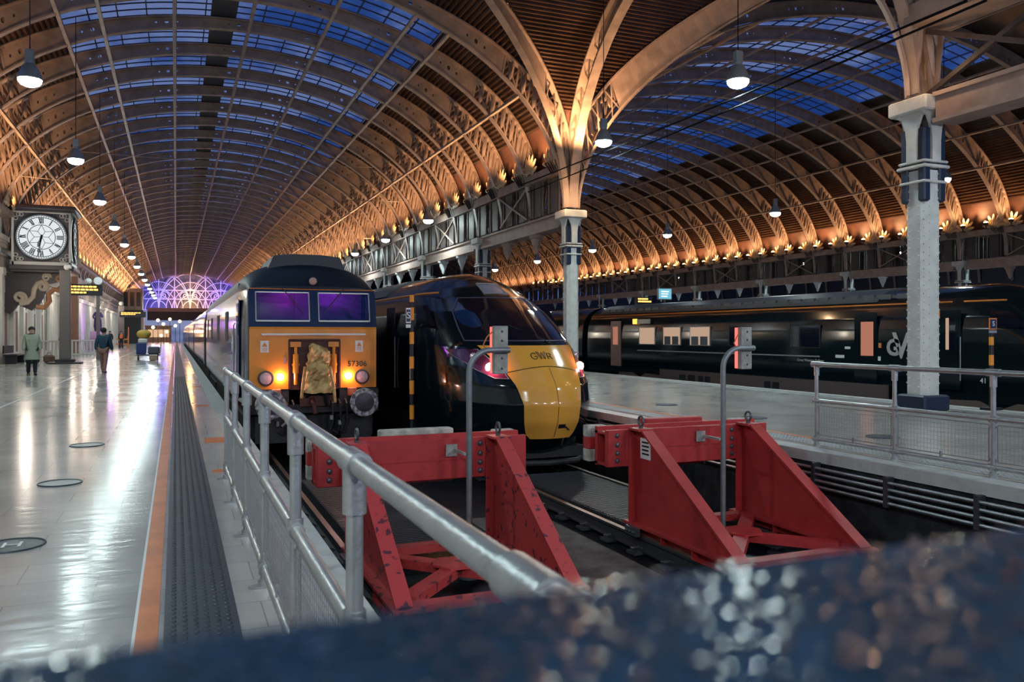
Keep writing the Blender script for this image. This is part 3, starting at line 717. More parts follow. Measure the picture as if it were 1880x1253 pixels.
uplight(13.2 + .5, YT0 - .8, 7.9, 0, '', '', False, 160, True, -1); uplight(13.2 + .9, YT0 - 3, 7.9, 0, '', '', False, 120, True, -1)
for k in range(9): lamp('wall_lamp_light', 'POINT', (-6.5, 44 + k * 9.1, 4.3), 130, (1.0, .86, .70), .15)
# concourse lights behind the viewpoint and small lights on the column tops of the crossing
for x, y, p in ((-2, -5.5, 700), (4.5, -5.5, 950), (10, -5.0, 950), (16, -3, 700)): lamp('concourse_light', 'POINT', (x, y, 5.2), p, (.92, .97, 1.0), .5)
for x, y, p in ((12.5, YT1 - .7, 55), (13.9, YT1 - .7, 55), (12.5, YT0 - .6, 18), (13.9, YT0 + .7, 18), (12.5, YT0 + .8, 18)): lamp('column_light', 'POINT', (x, y, 6.3), p, (1.0, .62, .32), .08)
# end screen colour wash
for x, c, p in ((-8.5, (.12, .12, 1.0), 2600), (-5.6, (.15, .2, 1.0), 2600), (-2.8, (.8, .3, .6), 1000), (0, (1.0, .55, .10), 4200), (2.8, (.8, .3, .6), 1000), (5.6, (.3, .2, 1.0), 2600), (8.5, (.12, .12, 1.0), 2600)):
    lamp('screen_wash', 'POINT', (N1.c + x, YS - 2.2, 6.8), p * .2, c, .2)
    lamp('screen_wash', 'POINT', (N1.c + x * .8, YS - 2.2, 10.4), p * .12, c if abs(x) > 3 else ((.75, .3, .8) if x else (1, .6, .3)), .2)
# ================================================================== TRACKS
def rail(L, label, y0=5.8, y1=None):
    m = MB(); y1 = y1 or YEND
    prof = [(-.07, -.155), (.07, -.155), (.07, -.14), (.012, -.125), (.012, -.045), (.035, -.03), (.035, 0), (-.035, 0), (-.035, -.03), (-.012, -.045), (-.012, -.125), (-.07, -.14)]
    t = thing('rail', label, 'rail', (L, y0, RAIL))
    m.prism(prof, lambda a, b, d: (a, d, b), 0, y1 - y0).build('rail_web', RAILSIDE, t)
    MB().b2((-.034, 0, 0), (.034, y1 - y0, .003)).build('rail_head', RAILSTEEL, t)
    for k in range(12 if L < 7 else 0):
        c = MB()
        y = .5 + k * .65
        for s in (-1, 1): c.tube([(s * .03, y - .05, -.13), (s * .09, y - .05, -.10), (s * .13, y - .02, -.12), (s * .13, y + .05, -.13), (s * .06, y + .06, -.13)], .012, 5)
        c.b2((-.17, y - .09, -.19), (.17, y + .09, -.155)); c.build('rail_clip', BOLT, t)
T1, T2, T3 = 2.475, 5.8, 19.6
G = .7525
rail(T1 - G, 'steel rail beside the tiled platform under the locomotive'); rail(T1 + G, 'steel rail under the side of the locomotive away from the tiled platform')
rail(T2 - G, 'steel rail under the left leg of the right-hand buffer stop'); rail(T2 + G, 'steel rail under the right leg of the right-hand buffer stop')
rail(T3 - G, 'near rail under the long dark train', 8); rail(T3 + G, 'far rail under the long dark train', 8)
rail(16.1 - G, 'near rail of the empty track before the long dark train', 8); rail(16.1 + G, 'far rail of the empty track before the long dark train', 8)
GRATE = mat('grating_steel', (.10, .105, .115), .4, .6, .1, 30)
EDGEB = mat('grating_edge_orange', (.50, .22, .07), .7, 0, .3, 20, .6, 6, col2=(.10, .07, .05))
def grating(L, ya, yb, label, w=1.2):
    t = thing('floor_grating', label, 'grating', (L, ya, -1.13))
    MB().b2((-w / 2, 0, 0), (w / 2, yb - ya, .20)).build('grating_base', UNDER, t)
    m = MB(); n = int((yb - ya) / .08)
    for i in range(n): m.b2((-w / 2, i * .08, .20), (w / 2, i * .08 + .028, .235))
    for i in range(int(w / .05) + 1): m.b2((-w / 2 + i * .05 - .006, 0, .2), (-w / 2 + i * .05 + .006, yb - ya, .218))
    m.build('grating_grid', GRATE, t); MB().b2((-w / 2, -.04, .02), (w / 2, 0, .215)).build('grating_edge', EDGEB, t)
grating(T1, 8.85, 13.5, 'ribbed steel walkway grating between the rails under the left-hand buffer beam')
grating(T2, 8.75, 12.6, 'ribbed walkway grating between the rails below the express train nose')
# ================================================================== BUFFER STOPS
def buffer_stop(Lc, Y, label, worn, plate):
    t = thing('buffer_stop', label, 'buffer stop', (Lc, Y, RAIL))
    B = MB()
    B.cbox((-1.17, 0, .785), (1.17, .06, 1.225), .008).b2((-1.17, .06, 1.17), (1.17, .30, 1.20)).b2((-1.17, .06, .80), (1.17, .30, .83)).b2((-1.17, .24, .785), (1.17, .30, 1.25))
    B.b2((-1.0, -.008, .995), (1.0, .002, 1.005))
    for x in (-1.05, 1.05, -.35, .35): B.b2((x - .01, .06, .8), (x + .01, .24, 1.2))
    B.build('buffer_beam', RED, t)
    MB().cbox((-1.2, .42, .80), (-.95, .56, .95), .006).build('striker_face', WHITEWOOD, t)
    s = MB().cbox((-1.2, .42, 1.10), (-.95, .56, 1.24), .006)
    s.build('striker_face', WHITEWOOD, t)
    MB().cbox((.95, .42, .80), (1.2, .56, .95), .006).build('striker_face', WHITEWOOD, t); MB().cbox((.95, .42, 1.10), (1.2, .56, 1.24), .006).build('striker_face', WHITEWOOD, t)
    MB().cbox((-1.2, .42, .95), (1.2, .56, 1.10), .006).b2((-1.1, .3, .98), (-1.05, .42, 1.05)).b2((1.05, .3, .98), (1.1, .42, 1.05)).build('striker_beam', RED, t)
    MB().cbox((-.42, .34, .70), (.42, .52, 1.30), .012).build('striker_pad', WHITEWOOD if worn else RED, t)
    for x in (-.78, .78):
        pts = [(.0, 1.235), (-.24, 1.235), (-2.02, .13), (.06, .13)]
        m = MB().prism(pts, lambda a, b, d: (x + d, a, b), -.012, .012)
        p1, p2 = Vector((x, -.24, 1.235)), Vector((x, -2.02, .13)); m.bar(p1, p2, .15, .025, (0, .5, 1))
        m.b2((x - .10, -.25, 1.225), (x + .10, .0, 1.25)); m.b2((x - .10, -.012, .12), (x + .10, .0, 1.23))
        m.b2((x - .11, -2.08, .10), (x + .11, .12, .13)); m.b2((x - .11, -2.05, .004), (x + .11, -1.3, .02)); m.b2((x - .012, -2.05, .004), (x + .012, .1, .12))
        for yy in (-1.9, -1.3, -.7, -.1): m.b2((x - .10, yy - .01, .004), (x + .10, yy + .01, .12))
        m.bar((x + .013, -.02, 1.2), (x + .013, -.9, .14), .12, .01, (1, 0, 0))
        lg = m.build('raking_leg', REDWORN if worn else RED, t)
        e = MB().tube([(x, -.12 + .055 * math.cos(a), 1.335 + .055 * math.sin(a)) for a in [2 * PI * i / 16 for i in range(17)]], .014, 6).cyl((x, -.12, 1.25), (x, -.12, 1.29), .025, n=8)
        e.build('lifting_eye', BOLT, lg)
        px = x - .24 if x < 0 else x - .22
        for z in (.86, .95, 1.05, 1.16):
            MB().lathe([(.032, .0), (.032, -.012), (.022, -.03), (.006, -.034)], (x - .26 if x < 0 else x - .17, 0, z), 10, 'y').build('bolt', BOLT, t)
        MB().cbox((x - .38 if x < 0 else x - .28, -.012, .79), (x - .15 if x < 0 else x - .10, .0, 1.225), .004).build('end_plate', RED, t)
        pk = MB()
        pk.b2((x - .16, -.28, .005), (x - .11, -.02, .10))
        for q in (-.22, -.14, -.07): pk.ball((x - .165, q, .05), .022, 6, 4)
        pk.build('rail_clamp', BOLT, lg)
    xb = REDWORN if worn else RED
    for (a, b) in (((-.68, -.25), (.68, -1.75)), ((.68, -.25), (-.68, -1.75))):
        MB().bar((a[0], a[1], .10), (b[0], b[1], .10), .16, .09).build('cross_brace', xb, t)
    MB().b2((-.7, -1.98, .06), (.7, -1.82, .12)).build('cross_member', xb, t); MB().b2((-.7, -.2, .06), (.7, -.04, .14)).build('cross_member', xb, t)
    MB().prism([(.24 * math.cos(PI * k / 3), -1.0 + .24 * math.sin(PI * k / 3)) for k in range(6)], lambda a, b, d: (a, b, d), .145, .165).build('gusset_plate', xb, t)
    if plate:
        p = MB().b2((-.8 + .05, -.2, .93), (-.8 + .055, -.02, 1.13))
        MB().b2((-.80, -.36, .90), (-.794, -.14, 1.14)).build('maker_plate', WHITE, t)
        q = MB()
        for i in range(4): q.b2((-.803, -.33 + .012 * (i % 2), .95 + .045 * i), (-.800, -.18, .97 + .045 * i))
        q.build('plate_text', BLACKP, t)
    return t
buffer_stop(2.5, 8.5, 'red steel buffer stop before the yellow-fronted locomotive, half behind the handrail', True, False)
buffer_stop(5.88, 8.5, 'bright red steel buffer stop before the express train nose, small plate on its leg', False, True)
# ================================================================== BUFFER LAMP POSTS
REDGLOW = emat('red_lens', (1.0, .11, .09), 2.4)
POLE = mat('lamp_post_grey', (.24, .26, .27), .45, .5, .1, 40, .2, 8)
BOXM = mat('lamp_box_grey', (.36, .35, .32), .6, .2, .2, 30, .3, 9)
def buffer_lamp(L, Y, label):
    t = thing('buffer_lamp_post', label, 'lamp post', (L, Y, -1.0))
    h = 2.36; arc = [(0, 0, 0), (0, 0, h - .32)] + [(.24 - .24 * math.cos(a), 0, h - .24 + .24 * math.sin(a) - .08) for a in [PI / 2 * i / 8 for i in range(1, 9)]] + [(.46, 0, h - .08)]
    MB().tube(arc, .032, 12).build('pole', POLE, t, True)
    MB().lathe([(.11, -.12), (.11, .02), (.05, .05)], (0, 0, 0), 12).build('base_socket', POLE, t)
    MB().b2((-.15, .33, 1.12), (-.02, .345, 1.25)).b2((-.055, 0, 1.17), (-.03, .345, 1.20)).build('beam_bracket', BOXM, t)
    bx = MB().cbox((.30, .04, h - .34), (.46, .12, h + .18), .006)
    o = bx.build('lamp_box', BOXM, t)
    MB().b2((.294, .11, h - .33), (.299, .16, h + .17)).b2((.30, .12, h - .33), (.46, .16, h + .17)).build('red_lens', REDGLOW, o)
    MB().tube([(.29, .06, h + .12), (.2, .0, h + .06), (.16, 0, h - .02), (.2, 0, h - .08)], .008, 5).build('lamp_cable', mat('cable_orange', (.5, .15, .05), .5), t)
    b = MB()
    for z in (h - .28, h - .17, h + .02, h + .12): b.ball((.38 + .01, .04, z), .014, 6, 4)
    b.build('fixing_bolt', BOLT, o)
    return t
buffer_lamp(2.86, 8.14, 'bent grey lamp post with red-edged lamp box in front of the express train windscreen')
buffer_lamp(6.10, 8.14, 'bent grey lamp post with red-edged lamp box standing in the bright red buffer stop')
# ================================================================== RAILINGS
def railing(L, ys, zt, zm, zl, y_end, label, flange_dir, endcap=True):
    t = thing('handrail', label, 'railing', (L, ys[0], 0))
    o = (0, ys[0], 0)
    r = .027
    for i, y in enumerate(ys):
        p = MB().cyl((0, y, 0), (0, y, zt - .02), .0245, n=18).build('post', STEEL, t, True, off=o)
        MB().cyl((0, y, zt - .145), (0, y, zt - .02), .034, n=18).tube([(0, y - .075, zt), (0, y + .075, zt)], .038, 18).build('top_fitting', STEEL, p, True, off=o)
        MB().tube([(0, y - .05, zm), (0, y + .05, zm)], .035, 16).cyl((0, y, zm - .045), (0, y, zm + .045), .033, n=16).build('mid_fitting', STEEL, p, True, off=o)
        MB().tube([(0, y - .045, zl), (0, y + .045, zl)], .035, 16).cyl((0, y, zl - .04), (0, y, zl + .04), .033, n=16).build('low_fitting', STEEL, p, True, off=o)
        g = MB().cyl((0, y, .0), (0, y, .045), .036, n=14)
        g.prism([(.07 * math.cos(2 * PI * k / 16) * 1.0 - flange_dir * .02, y + .035 * math.sin(2 * PI * k / 16)) for k in range(16)], lambda a, b, d: (a, b, d), 0, .012)
        g.build('base_flange', STEEL, p, True, off=o)
    yb = y_end
    top = MB().tube([(0, ys[0] + .01, zt), (0, yb, zt)], .030, 18).ball((0, ys[0], zt), .036, 14, 8)
    top.build('top_rail', STEEL, t, True, off=o)
    MB().tube([(0, ys[0], zm), (0, yb, zm)], .026, 16).build('mid_rail', STEEL, t, True, off=o)
    MB().tube([(0, ys[0], zl), (0, yb, zl)], .026, 16).build('bottom_rail', STEEL, t, True, off=o)
    ends = list(ys) + ([yb] if abs(yb - ys[-1]) > .3 else [])
    for i in range(len(ends) - 1):
        a, b = ends[i], ends[i + 1]; a, b = (max(a, b) - .05, min(a, b) + .05)
        m = MB(); z0, z1 = zl + .055, zm - .06; w = .0026
        n = int((a - b) / .042)
        for k in range(n + 1):
            y = b + (a - b) * k / n; m.bar((0, y, z0), (0, y, z1), w if 0 < k < n else .01, w if 0 < k < n else .01)
        n2 = int((z1 - z0) / .042)
        for k in range(n2 + 1):
            z = z0 + (z1 - z0) * k / n2; m.bar((0.003, a, z), (0.003, b, z), w if 0 < k < n2 else .01, w if 0 < k < n2 else .01)
        pn = m.build('mesh_panel', WIRE, t, off=o)
        c = MB()
        for z in (z0 + .02, z1 - .02):
            for y, s in ((a, 1), (b, -1)): c.b2((-.012, min(y, y + s * .04), z - .012), (.012, max(y, y + s * .04), z + .012))
        c.b2((-.012, (a + b) / 2 - .012, zl + .02), (.012, (a + b) / 2 + .012, z0 + .03))
        c.build('panel_clip', STEEL, pn, off=o)
    return t
railing(.47, [8.64, 7.42, 6.15, 4.87, 3.56, 2.32, 1.07], 1.085, .62, .115, .50, 'galvanised tube handrail with mesh panels running from the viewpoint along the platform edge', 1)
railing(7.66, [8.27, 7.03, 5.80, 4.57], 1.06, .59, .10, 4.57, 'galvanised tube handrail with mesh panels on the island platform before the near column', -1)
# ================================================================== FOREGROUND LEDGE
LEDGE = mat('ledge_navy', (.009, .036, .078), .6, 0, 0, 10, .45, 22, spec=.12)
PEB = mat('pebble_navy', (.02, .05, .085), .09, 0, 0, 10, spec=1.0, coat=1.0)
LT, LY = CAMH - .075, .2225
t = thing('parapet_ledge', 'dark blue glossy pebbled ledge right under the viewpoint, out of focus', 'ledge', (0, LY, 0))
MB().cbox((-.9, -.7, 0), (.9, 0, LT - .001), .004).build('ledge_body', LEDGE, t)
m = MB(); rnd = random.Random(3)
y = -.005
while y > -.165:
    x = -.16 + rnd.uniform(0, .005)
    while x < .42:
        r = rnd.uniform(.0016, .0027); jx, jy = rnd.uniform(-.0035, .0035), rnd.uniform(-.0028, .0028); h = r * rnd.uniform(.012, .035)
        tx, ty = rnd.gauss(0, .045), rnd.gauss(0, .028)
        prof = [(r, -h * .5), (r * .8, h * .4), (r * .5, h * .75), (r * .15, h)]
        vs = []
        for rr, hh in prof:
            for k in range(8):
                a = 2 * PI * k / 8; u, v = rr * math.cos(a), rr * math.sin(a); vs.append((x + jx + u, y + jy + v, LT + .0002 + hh + u * tx + v * ty))
        m.add(vs, [(i * 8 + k, i * 8 + (k + 1) % 8, i * 8 + 8 + (k + 1) % 8, i * 8 + 8 + k) for i in range(3) for k in range(8)] + [tuple(range(24, 32))])
        x += .0078
    y -= .0068
m.build('pebbling', PEB, t, True, stuff=True)
# ================================================================== LOCOMOTIVE
def interp(tab, x):
    if x <= tab[0][0]: return tab[0][1:]
    for a, b in zip(tab, tab[1:]):
        if x <= b[0]:
            f = (x - a[0]) / (b[0] - a[0]); return tuple(p + (q - p) * f for p, q in zip(a[1:], b[1:]))
    return tab[-1][1:]
def locomotive(L, Y, label):
    t = thing('locomotive', label, 'locomotive', (L, Y, RAIL))
    st = [(0, 1.215, 3.30), (.06, 1.235, 3.36), (.2, 1.25, 3.48), (.45, 1.275, 3.64), (.75, 1.30, 3.76), (1.1, 1.325, 3.83), (1.6, 1.345, 3.87), (19.2, 1.345, 3.87)]
    def ysh(y, z): return y + max(0, z - 2.48) * .22 * max(0, 1 - y / 1.4)
    lower, roof = [], []
    for y, w, cr in st:
        hp = [(w * .985, 1.02), (w, 1.32), (w, 2.48), (w * .99, 2.9), (w * .975, 3.22)]
        lower.append([(x, ysh(y, z), z) for x, z in hp] )
        rp = [(w * .975 * math.cos(a), 3.22 + (cr - 3.22) * math.sin(a) ** .85) for a in [PI * i / 20 for i in range(21)]]
        roof.append([(x, ysh(y, z), z) for x, z in rp])
    b = MB(); b.grid(lower); b.grid([[(-x, y, z) for x, y, z in r] for r in lower])
    # front frame of the cab around two window openings (raked)
    def fq(m, x0, x1, z0, z1, d=0.0): m.add([(x0, ysh(0, z0) - d, z0), (x1, ysh(0, z0) - d, z0), (x1, ysh(0, z1) - d, z1), (x0, ysh(0, z1) - d, z1)], [(0, 1, 2, 3)])
    wz0, wz1 = 2.62, 3.17
    fq(b, -1.215, 1.215, 2.48, wz0); fq(b, -1.2, 1.2, wz1, 3.23); fq(b, -1.215, -1.08, wz0, wz1); fq(b, 1.08, 1.215, wz0, wz1); fq(b, -.09, .09, wz0, wz1)
    b.add([(-1.2, .01, 1.02), (1.2, .01, 1.02), (1.215, .01, 2.48), (-1.215, .01, 2.48)], [(0, 1, 2, 3)])
    b.add([(-1.3, 1.45, 1.0), (1.3, 1.45, 1.0), (1.3, 1.45, 3.4), (-1.3, 1.45, 3.4)], [(0, 1, 2, 3)]); b.b2((-1.2, .35, 2.2), (1.2, .75, 2.66))
    b.add([(-1.32, 19.2, 1.0), (1.32, 19.2, 1.0), (1.32, 19.2, 3.3), (-1.32, 19.2, 3.3)], [(3, 2, 1, 0)])
    body = b.build('body_shell', NAVY, t, True)
    r = MB(); r.grid(roof)
    fr = roof[0]; r.add(fr + [(0, fr[10][1] + .02, 3.2)], [(i, i + 1, len(fr)) for i in range(len(fr) - 1)])
    ro = r.build('cab_roof', ROOFNAVY, t, True)
    h = MB().prism([(-.78, 3.66), (.78, 3.66), (.66, 3.95), (.3, 3.99), (-.3, 3.99), (-.66, 3.95)], lambda a, b_, d: (a, d, b_), .95, 3.2)
    h.build('roof_hatch', ROOFNAVY, ro)
    MB().tube([(x, ysh(0, 3.23) - .008 + .0 * abs(x), 3.235) for x in (-1.2, -.6, 0, .6, 1.2)], .009, 6).tube([(-1.19, .26, 3.235), (-1.30, 1.2, 3.235), (-1.318, 6, 3.235)], .009, 6).build('orange_lining', ORANGE, t)
    MB().lathe([(.075, 0), (.075, -.03), (.05, -.045), (.004, -.048)], (0, ysh(.02, 3.4) - .02, 3.40), 14, 'y').build('horn_cover', mat('salmon', (.55, .28, .25), .5), t)
    # windscreens and interior
    PURP = pane_mat('tinted_pane', (.55, .5, .75), .16, .03)
    for s in (-1, 1):
        x0, x1 = (.09, 1.08) if s > 0 else (-1.08, -.09)
        m = MB(); fq(m, x0, x1, wz0, wz1, -.012); solid(m.build('windscreen', PURP, t, label='tinted windscreen pane'), .01)
        f = MB(); 
        def P(x, z): return (x, ysh(0, z) - .012, z)
        f.bar(P(x0, wz0), P(x1, wz0), .03, .03).bar(P(x0, wz1), P(x1, wz1), .02, .02).bar(P(x0, wz0), P(x0, wz1), .02, .02, (0, 1, 0)).bar(P(x1, wz0), P(x1, wz1), .02, .02, (0, 1, 0))
        f.build('windscreen_frame', SILVER, t)
        w = MB().bar(P(s * .62, 3.26), P(s * .30, 2.86), .02, .02).bar((s * .45, -.02, 2.9), (s * .17, -.02, 2.98), .02, .02) if False else MB().bar((s * .6, ysh(0, 3.26) - .03, 3.26), (s * .33, ysh(0, 2.95) - .04, 2.95), .016, .016).bar((s * .45, ysh(0, 3.05) - .04, 3.08), (s * .18, ysh(0, 2.8) - .04, 2.76), .02, .014)
        w.build('wiper', BLACKP, t)
    INT = mat('glow_tinted_interior', (.25, .14, .28), .6)  # violet colour imitates a purple reflection in the windscreen
    MB().b2((-.9, 1.2, 2.2), (-.35, 1.4, 3.0)).b2((.3, 1.0, 2.2), (.8, 1.4, 2.95)).b2((-.2, 1.3, 2.2), (.15, 1.44, 3.2)).b2((-1.2, 1.40, 2.2), (1.2, 1.44, 3.25)).build('glow_tinted_interior', INT, t)
    lamp('reflection_glow_light', 'POINT', (L + .55, Y + .95, RAIL + 3.18), 13, (.75, .1, 1.0), .05); lamp('reflection_glow_light', 'POINT', (L - .4, Y + 1.0, RAIL + 3.18), 10, (.95, .1, .75), .05)  # added violet lights, standing in for a reflection on the glass
    # yellow front with the coupler recess
    nx, nz0, nz1, rx, rz = 1.2, 1.32, 2.48, .48, 2.26
    n = MB(); out = [(-nx, nz0), (-rx, nz0), (-rx, rz), (rx, rz), (rx, nz0), (nx, nz0), (nx + .01, 2.45), (nx, nz1), (-nx, nz1), (-nx - .01, 2.45)]
    for poly in ([(-nx, nz0), (-rx, nz0), (-rx, nz1), (-nx, nz1)], [(rx, nz0), (nx, nz0), (nx, nz1), (rx, nz1)], [(-rx, rz), (rx, rz), (rx, nz1), (-rx, nz1)]):
        n.prism(poly, lambda a, b_, d: (a, d, b_), -.03, .01)
    n.tube([(-nx, -.01, nz1), (nx, -.01, nz1)], .025, 8)
    n.add([(-nx, -.03, nz0), (-nx, -.03, nz1), (-1.222, .05, nz1), (-1.222, .05, nz0)], [(0, 1, 2, 3)])
    yn = n.build('nose_panel', YEL, t)
    MB().tube([(-.98, -.03, 2.36), (-.98, -.07, 2.36), (.98, -.07, 2.36), (.98, -.03, 2.36)], .02, 8).build('hand_bar', WHITE, t, True)
    rc = MB().b2((-rx, -.012, nz0 - .1), (-rx + .03, .0, rz)); rc = MB()
    rc.b2((-rx, .0, 1.02), (rx, .02, rz)).bar((-rx, -.035, rz), (rx, -.035, rz), .02, .03).bar((-rx, -.035, nz0), (-rx, -.035, rz), .03, .02, (0, 1, 0)).bar((rx, -.035, nz0), (rx, -.035, rz), .03, .02, (0, 1, 0))
    rc.build('coupler_recess', BROWNRED, t)
    for s in (-1, 1):
        p = MB().cyl((s * .36, -.06, 1.62), (s * .36, -.06, 1.98), .055, n=12).cyl((s * .36, -.06, 1.98), (s * .36, -.06, 2.12), .03, n=10).cyl((s * .36, -.06, 1.40), (s * .36, -.06, 1.62), .035, n=10).b2((s * .36 - .10, -.05, 2.12), (s * .36 + .10, 0, 2.22)).b2((s * .36 - .07, -.06, 1.76), (s * .36 + .07, 0, 1.8))
        p.build('coupler_strut', YEL, t)
    # crumpled tarpaulin over the coupler
    rnd = random.Random(5); rows = []
    for j in range(17):
        z = 2.14 - j * .056; w = .19 if j < 3 else (.22 if j < 8 else .22 + .012 * (j - 8)); cx = .05 + (.02 if j < 6 else 0)
        if j == 0: w = .13
        rows.append([(cx + w * math.cos(a) + rnd.uniform(-.018, .018), -.10 - (.17 + .05 * math.sin(j * .9)) * math.sin(a) + rnd.uniform(-.03, .03), z + rnd.uniform(-.012, .012) + (.05 * math.cos(a) * -1 if j < 2 else 0)) for a in [PI * i / 12 for i in range(13)]])
    c = MB(); c.grid(rows); top = rows[0]; c.add(top + [(.05, -.1, 2.16)], [(i, i + 1, 13) for i in range(12)])
    c.build('coupler_cover', YELDIRTY, t)
    MB().tube([(-.20, -.2, 1.75), (-.25, -.22, 1.4), (-.27, -.2, 1.15)], .03, 8).tube([(.26, -.2, 1.75), (.33, -.22, 1.35), (.36, -.2, 1.05)], .03, 8).build('cover_strap', YELDIRTY, t)
    RIM = mat('lamp_rim', (.04, .03, .035), .4); LAMPGLASS = mat('headlamp_glass', (.55, .40, .42), .15, 0, .3, 60, .3, 30)
    GLOW = emat('marker_glow', (1.0, .68, .55), 110)
    for s in (-1, 1):
        hl = MB().lathe([(.145, .0), (.145, -.05), (.115, -.055), (.112, -.03)], (s * .91, -.03, 1.53), 24, 'y').build('headlamp', RIM, t, True)
        MB().lathe([(.112, -.045), (.08, -.052), (.02, -.056), (.001, -.056)], (s * .91, -.03, 1.53), 20, 'y').build('lamp_glass', LAMPGLASS, hl, True)
        MB().lathe([(.062, -.0), (.062, -.02), (.05, -.035), (.001, -.042)], (s * .645, -.03, 1.55), 16, 'y').build('marker_light', GLOW, t, True)
        lamp('marker_lamp', 'POINT', (L + s * .645, Y - .16, RAIL + 1.55), 5, (1.0, .42, .36), .04)
    text('running_number', '57306', .155, (.82, -.038, 1.78), FRONT, BLACKP, t)
    for x in (-.93, .86):
        w = MB().b2((x - .075, -.036, 2.02), (x + .075, -.031, 2.24)).build('warning_sign', WHITE, t, label='white electrification warning sign')
        q = MB().prism([(-.05, 2.13), (.05, 2.13), (0, 2.215)], lambda a, b_, d: (x + a, d, b_), -.040, -.036)
        for i in range(3): q.b2((x - .05, -.040, 2.045 + .025 * i), (x + .05, -.036, 2.053 + .025 * i))
        q.build('warning_symbol', ORANGE, w)
    MB().b2((-.58, -.06, 1.80), (-.54, -.03, 1.92)).build('lamp_iron', mat('salmon', (.55, .28, .25), .5), t)
    # buffers, hoses, underframe
    RIMW = mat('buffer_rim_worn', (.55, .50, .52), .6, 0, .3, 30, .75, 14, col2=(.08, .07, .09)); FACE = mat('buffer_face', (.075, .06, .085), .4, .3, .2, 20, .4, 6)
    for s in (-1, 1):
        bf = MB().lathe([(.12, .1), (.12, -.38), (.16, -.40), (.27, -.44), (.275, -.47), (.27, -.48), (.2, -.486)], (s * .87, 0, 1.06), 28, 'y').build('buffer', RIMW, t, True)
        MB().lathe([(.205, -.484), (.12, -.494), (.001, -.497)], (s * .87, 0, 1.06), 24, 'y').build('buffer_face', FACE, bf, True)
        MB().cbox((s * .72 - .09, -.08, 1.16), (s * .72 + .09, .0, 1.32), .01).build('buffer_bracket', mat('bracket_orange', (.40, .12, .05), .55, 0, .2, 20, .4, 8), t)
    u = MB().b2((-1.25, .0, .85), (1.25, .3, 1.30)).b2((-1.2, .3, .35), (1.2, 18.8, 1.02)).b2((-1.1, -.05, .3), (-.5, .1, .8)).b2((.5, -.05, .3), (1.1, .1, .8))
    for yc in (3.4, 15.8):
        for dy in (-1.9, 0, 1.9):
            u.cyl((-.82, yc + dy, .52), (-.68, yc + dy, .52), .5, n=24); u.cyl((.68, yc + dy, .52), (.82, yc + dy, .52), .5, n=24)
        u.b2((-1.25, yc - 2.6, .45), (-1.0, yc + 2.6, .75)); u.b2((1.0, yc - 2.6, .45), (1.25, yc + 2.6, .75))
    u.build('underframe', UNDER, t)
    hm = MB()
    for x, c_ in ((-.55, 0), (-.42, 0), (.45, 0), (.58, 0), (.3, 0)): hm.tube([(x, -.02, 1.1), (x + .02, -.14, 1.02), (x + .03, -.16, .7), (x - .03, -.12, .45), (x - .12, -.10, .52)], .024, 8)
    hm.tube([(-.16, -.08, 1.18), (-.10, -.2, 1.28), (.08, -.22, 1.3), (.2, -.16, 1.22), (.24, -.1, 1.0)], .05, 10)
    hm.build('brake_hose', BLACK, t, True)
    MB().cyl((.30, -.16, .72), (.30, -.16, .8), .035, n=10).cyl((.46, -.15, .62), (.46, -.15, .7), .035, n=10).tube([(-.62, -.1, .62), (-.45, -.15, .78)], .03, 8).cyl((-.7, -.1, .62), (-.7, -.1, .72), .03, n=8).build('hose_coupling', SILVER, t)
    MB().b2((-.28, -.08, .98), (.34, .0, 1.18)).tube([(-.05, -.1, 1.12), (-.05, -.22, 1.05), (-.02, -.25, .85)], .045, 8).build('draw_hook', BROWNRED, t)
    # cab side: door, window, handrails, lettering (left side)
    for s in (-1, 1):
        X = s * 1.32
        d = MB().b2((s * 1.318, .85, 1.1), (s * 1.338, 1.52, 3.05)).build('cab_door', NAVY, t)
        MB().b2((s * 1.336, .92, 2.35), (s * 1.346, 1.44, 2.98)).build('door_window', WGLASS, d)
        MB().tube([(s * 1.35, .78, 1.15), (s * 1.38, .78, 1.2), (s * 1.38, .78, 2.55), (s * 1.35, .78, 2.6)], .016, 8).tube([(s * 1.35, 1.6, 1.15), (s * 1.38, 1.6, 1.2), (s * 1.38, 1.6, 2.55), (s * 1.35, 1.6, 2.6)], .016, 8).build('door_rail', SILVER, t)
        for yy in (4.2, 8.5, 13, 16.5): MB().b2((s * 1.343, yy, 2.2), (s * 1.352, yy + 1.1, 2.9)).build('side_grille', UNDER, t)
    text('side_lettering', 'Direct', .2, (-1.36, 2.35, 2.05), SIDE, WHITE, t); text('side_lettering', 'Rail Services', .15, (-1.36, 2.35, 1.86), SIDE, WHITE, t); text('side_number', '57306', .17, (-1.36, 2.1, 1.42), SIDE, WHITE, t)
    em = MB().prism([(1.95, 2.2), (2.7, 2.45), (2.4, 2.2), (2.75, 2.2), (2.2, 1.98), (2.3, 2.15)], lambda a, b_, d: (d, a, b_), -1.362, -1.35); em.build('side_emblem', WHITE, t)
    return t
locomotive(2.475, 16.05, 'blue and yellow diesel locomotive numbered 57306 with lit marker lights at the platform')
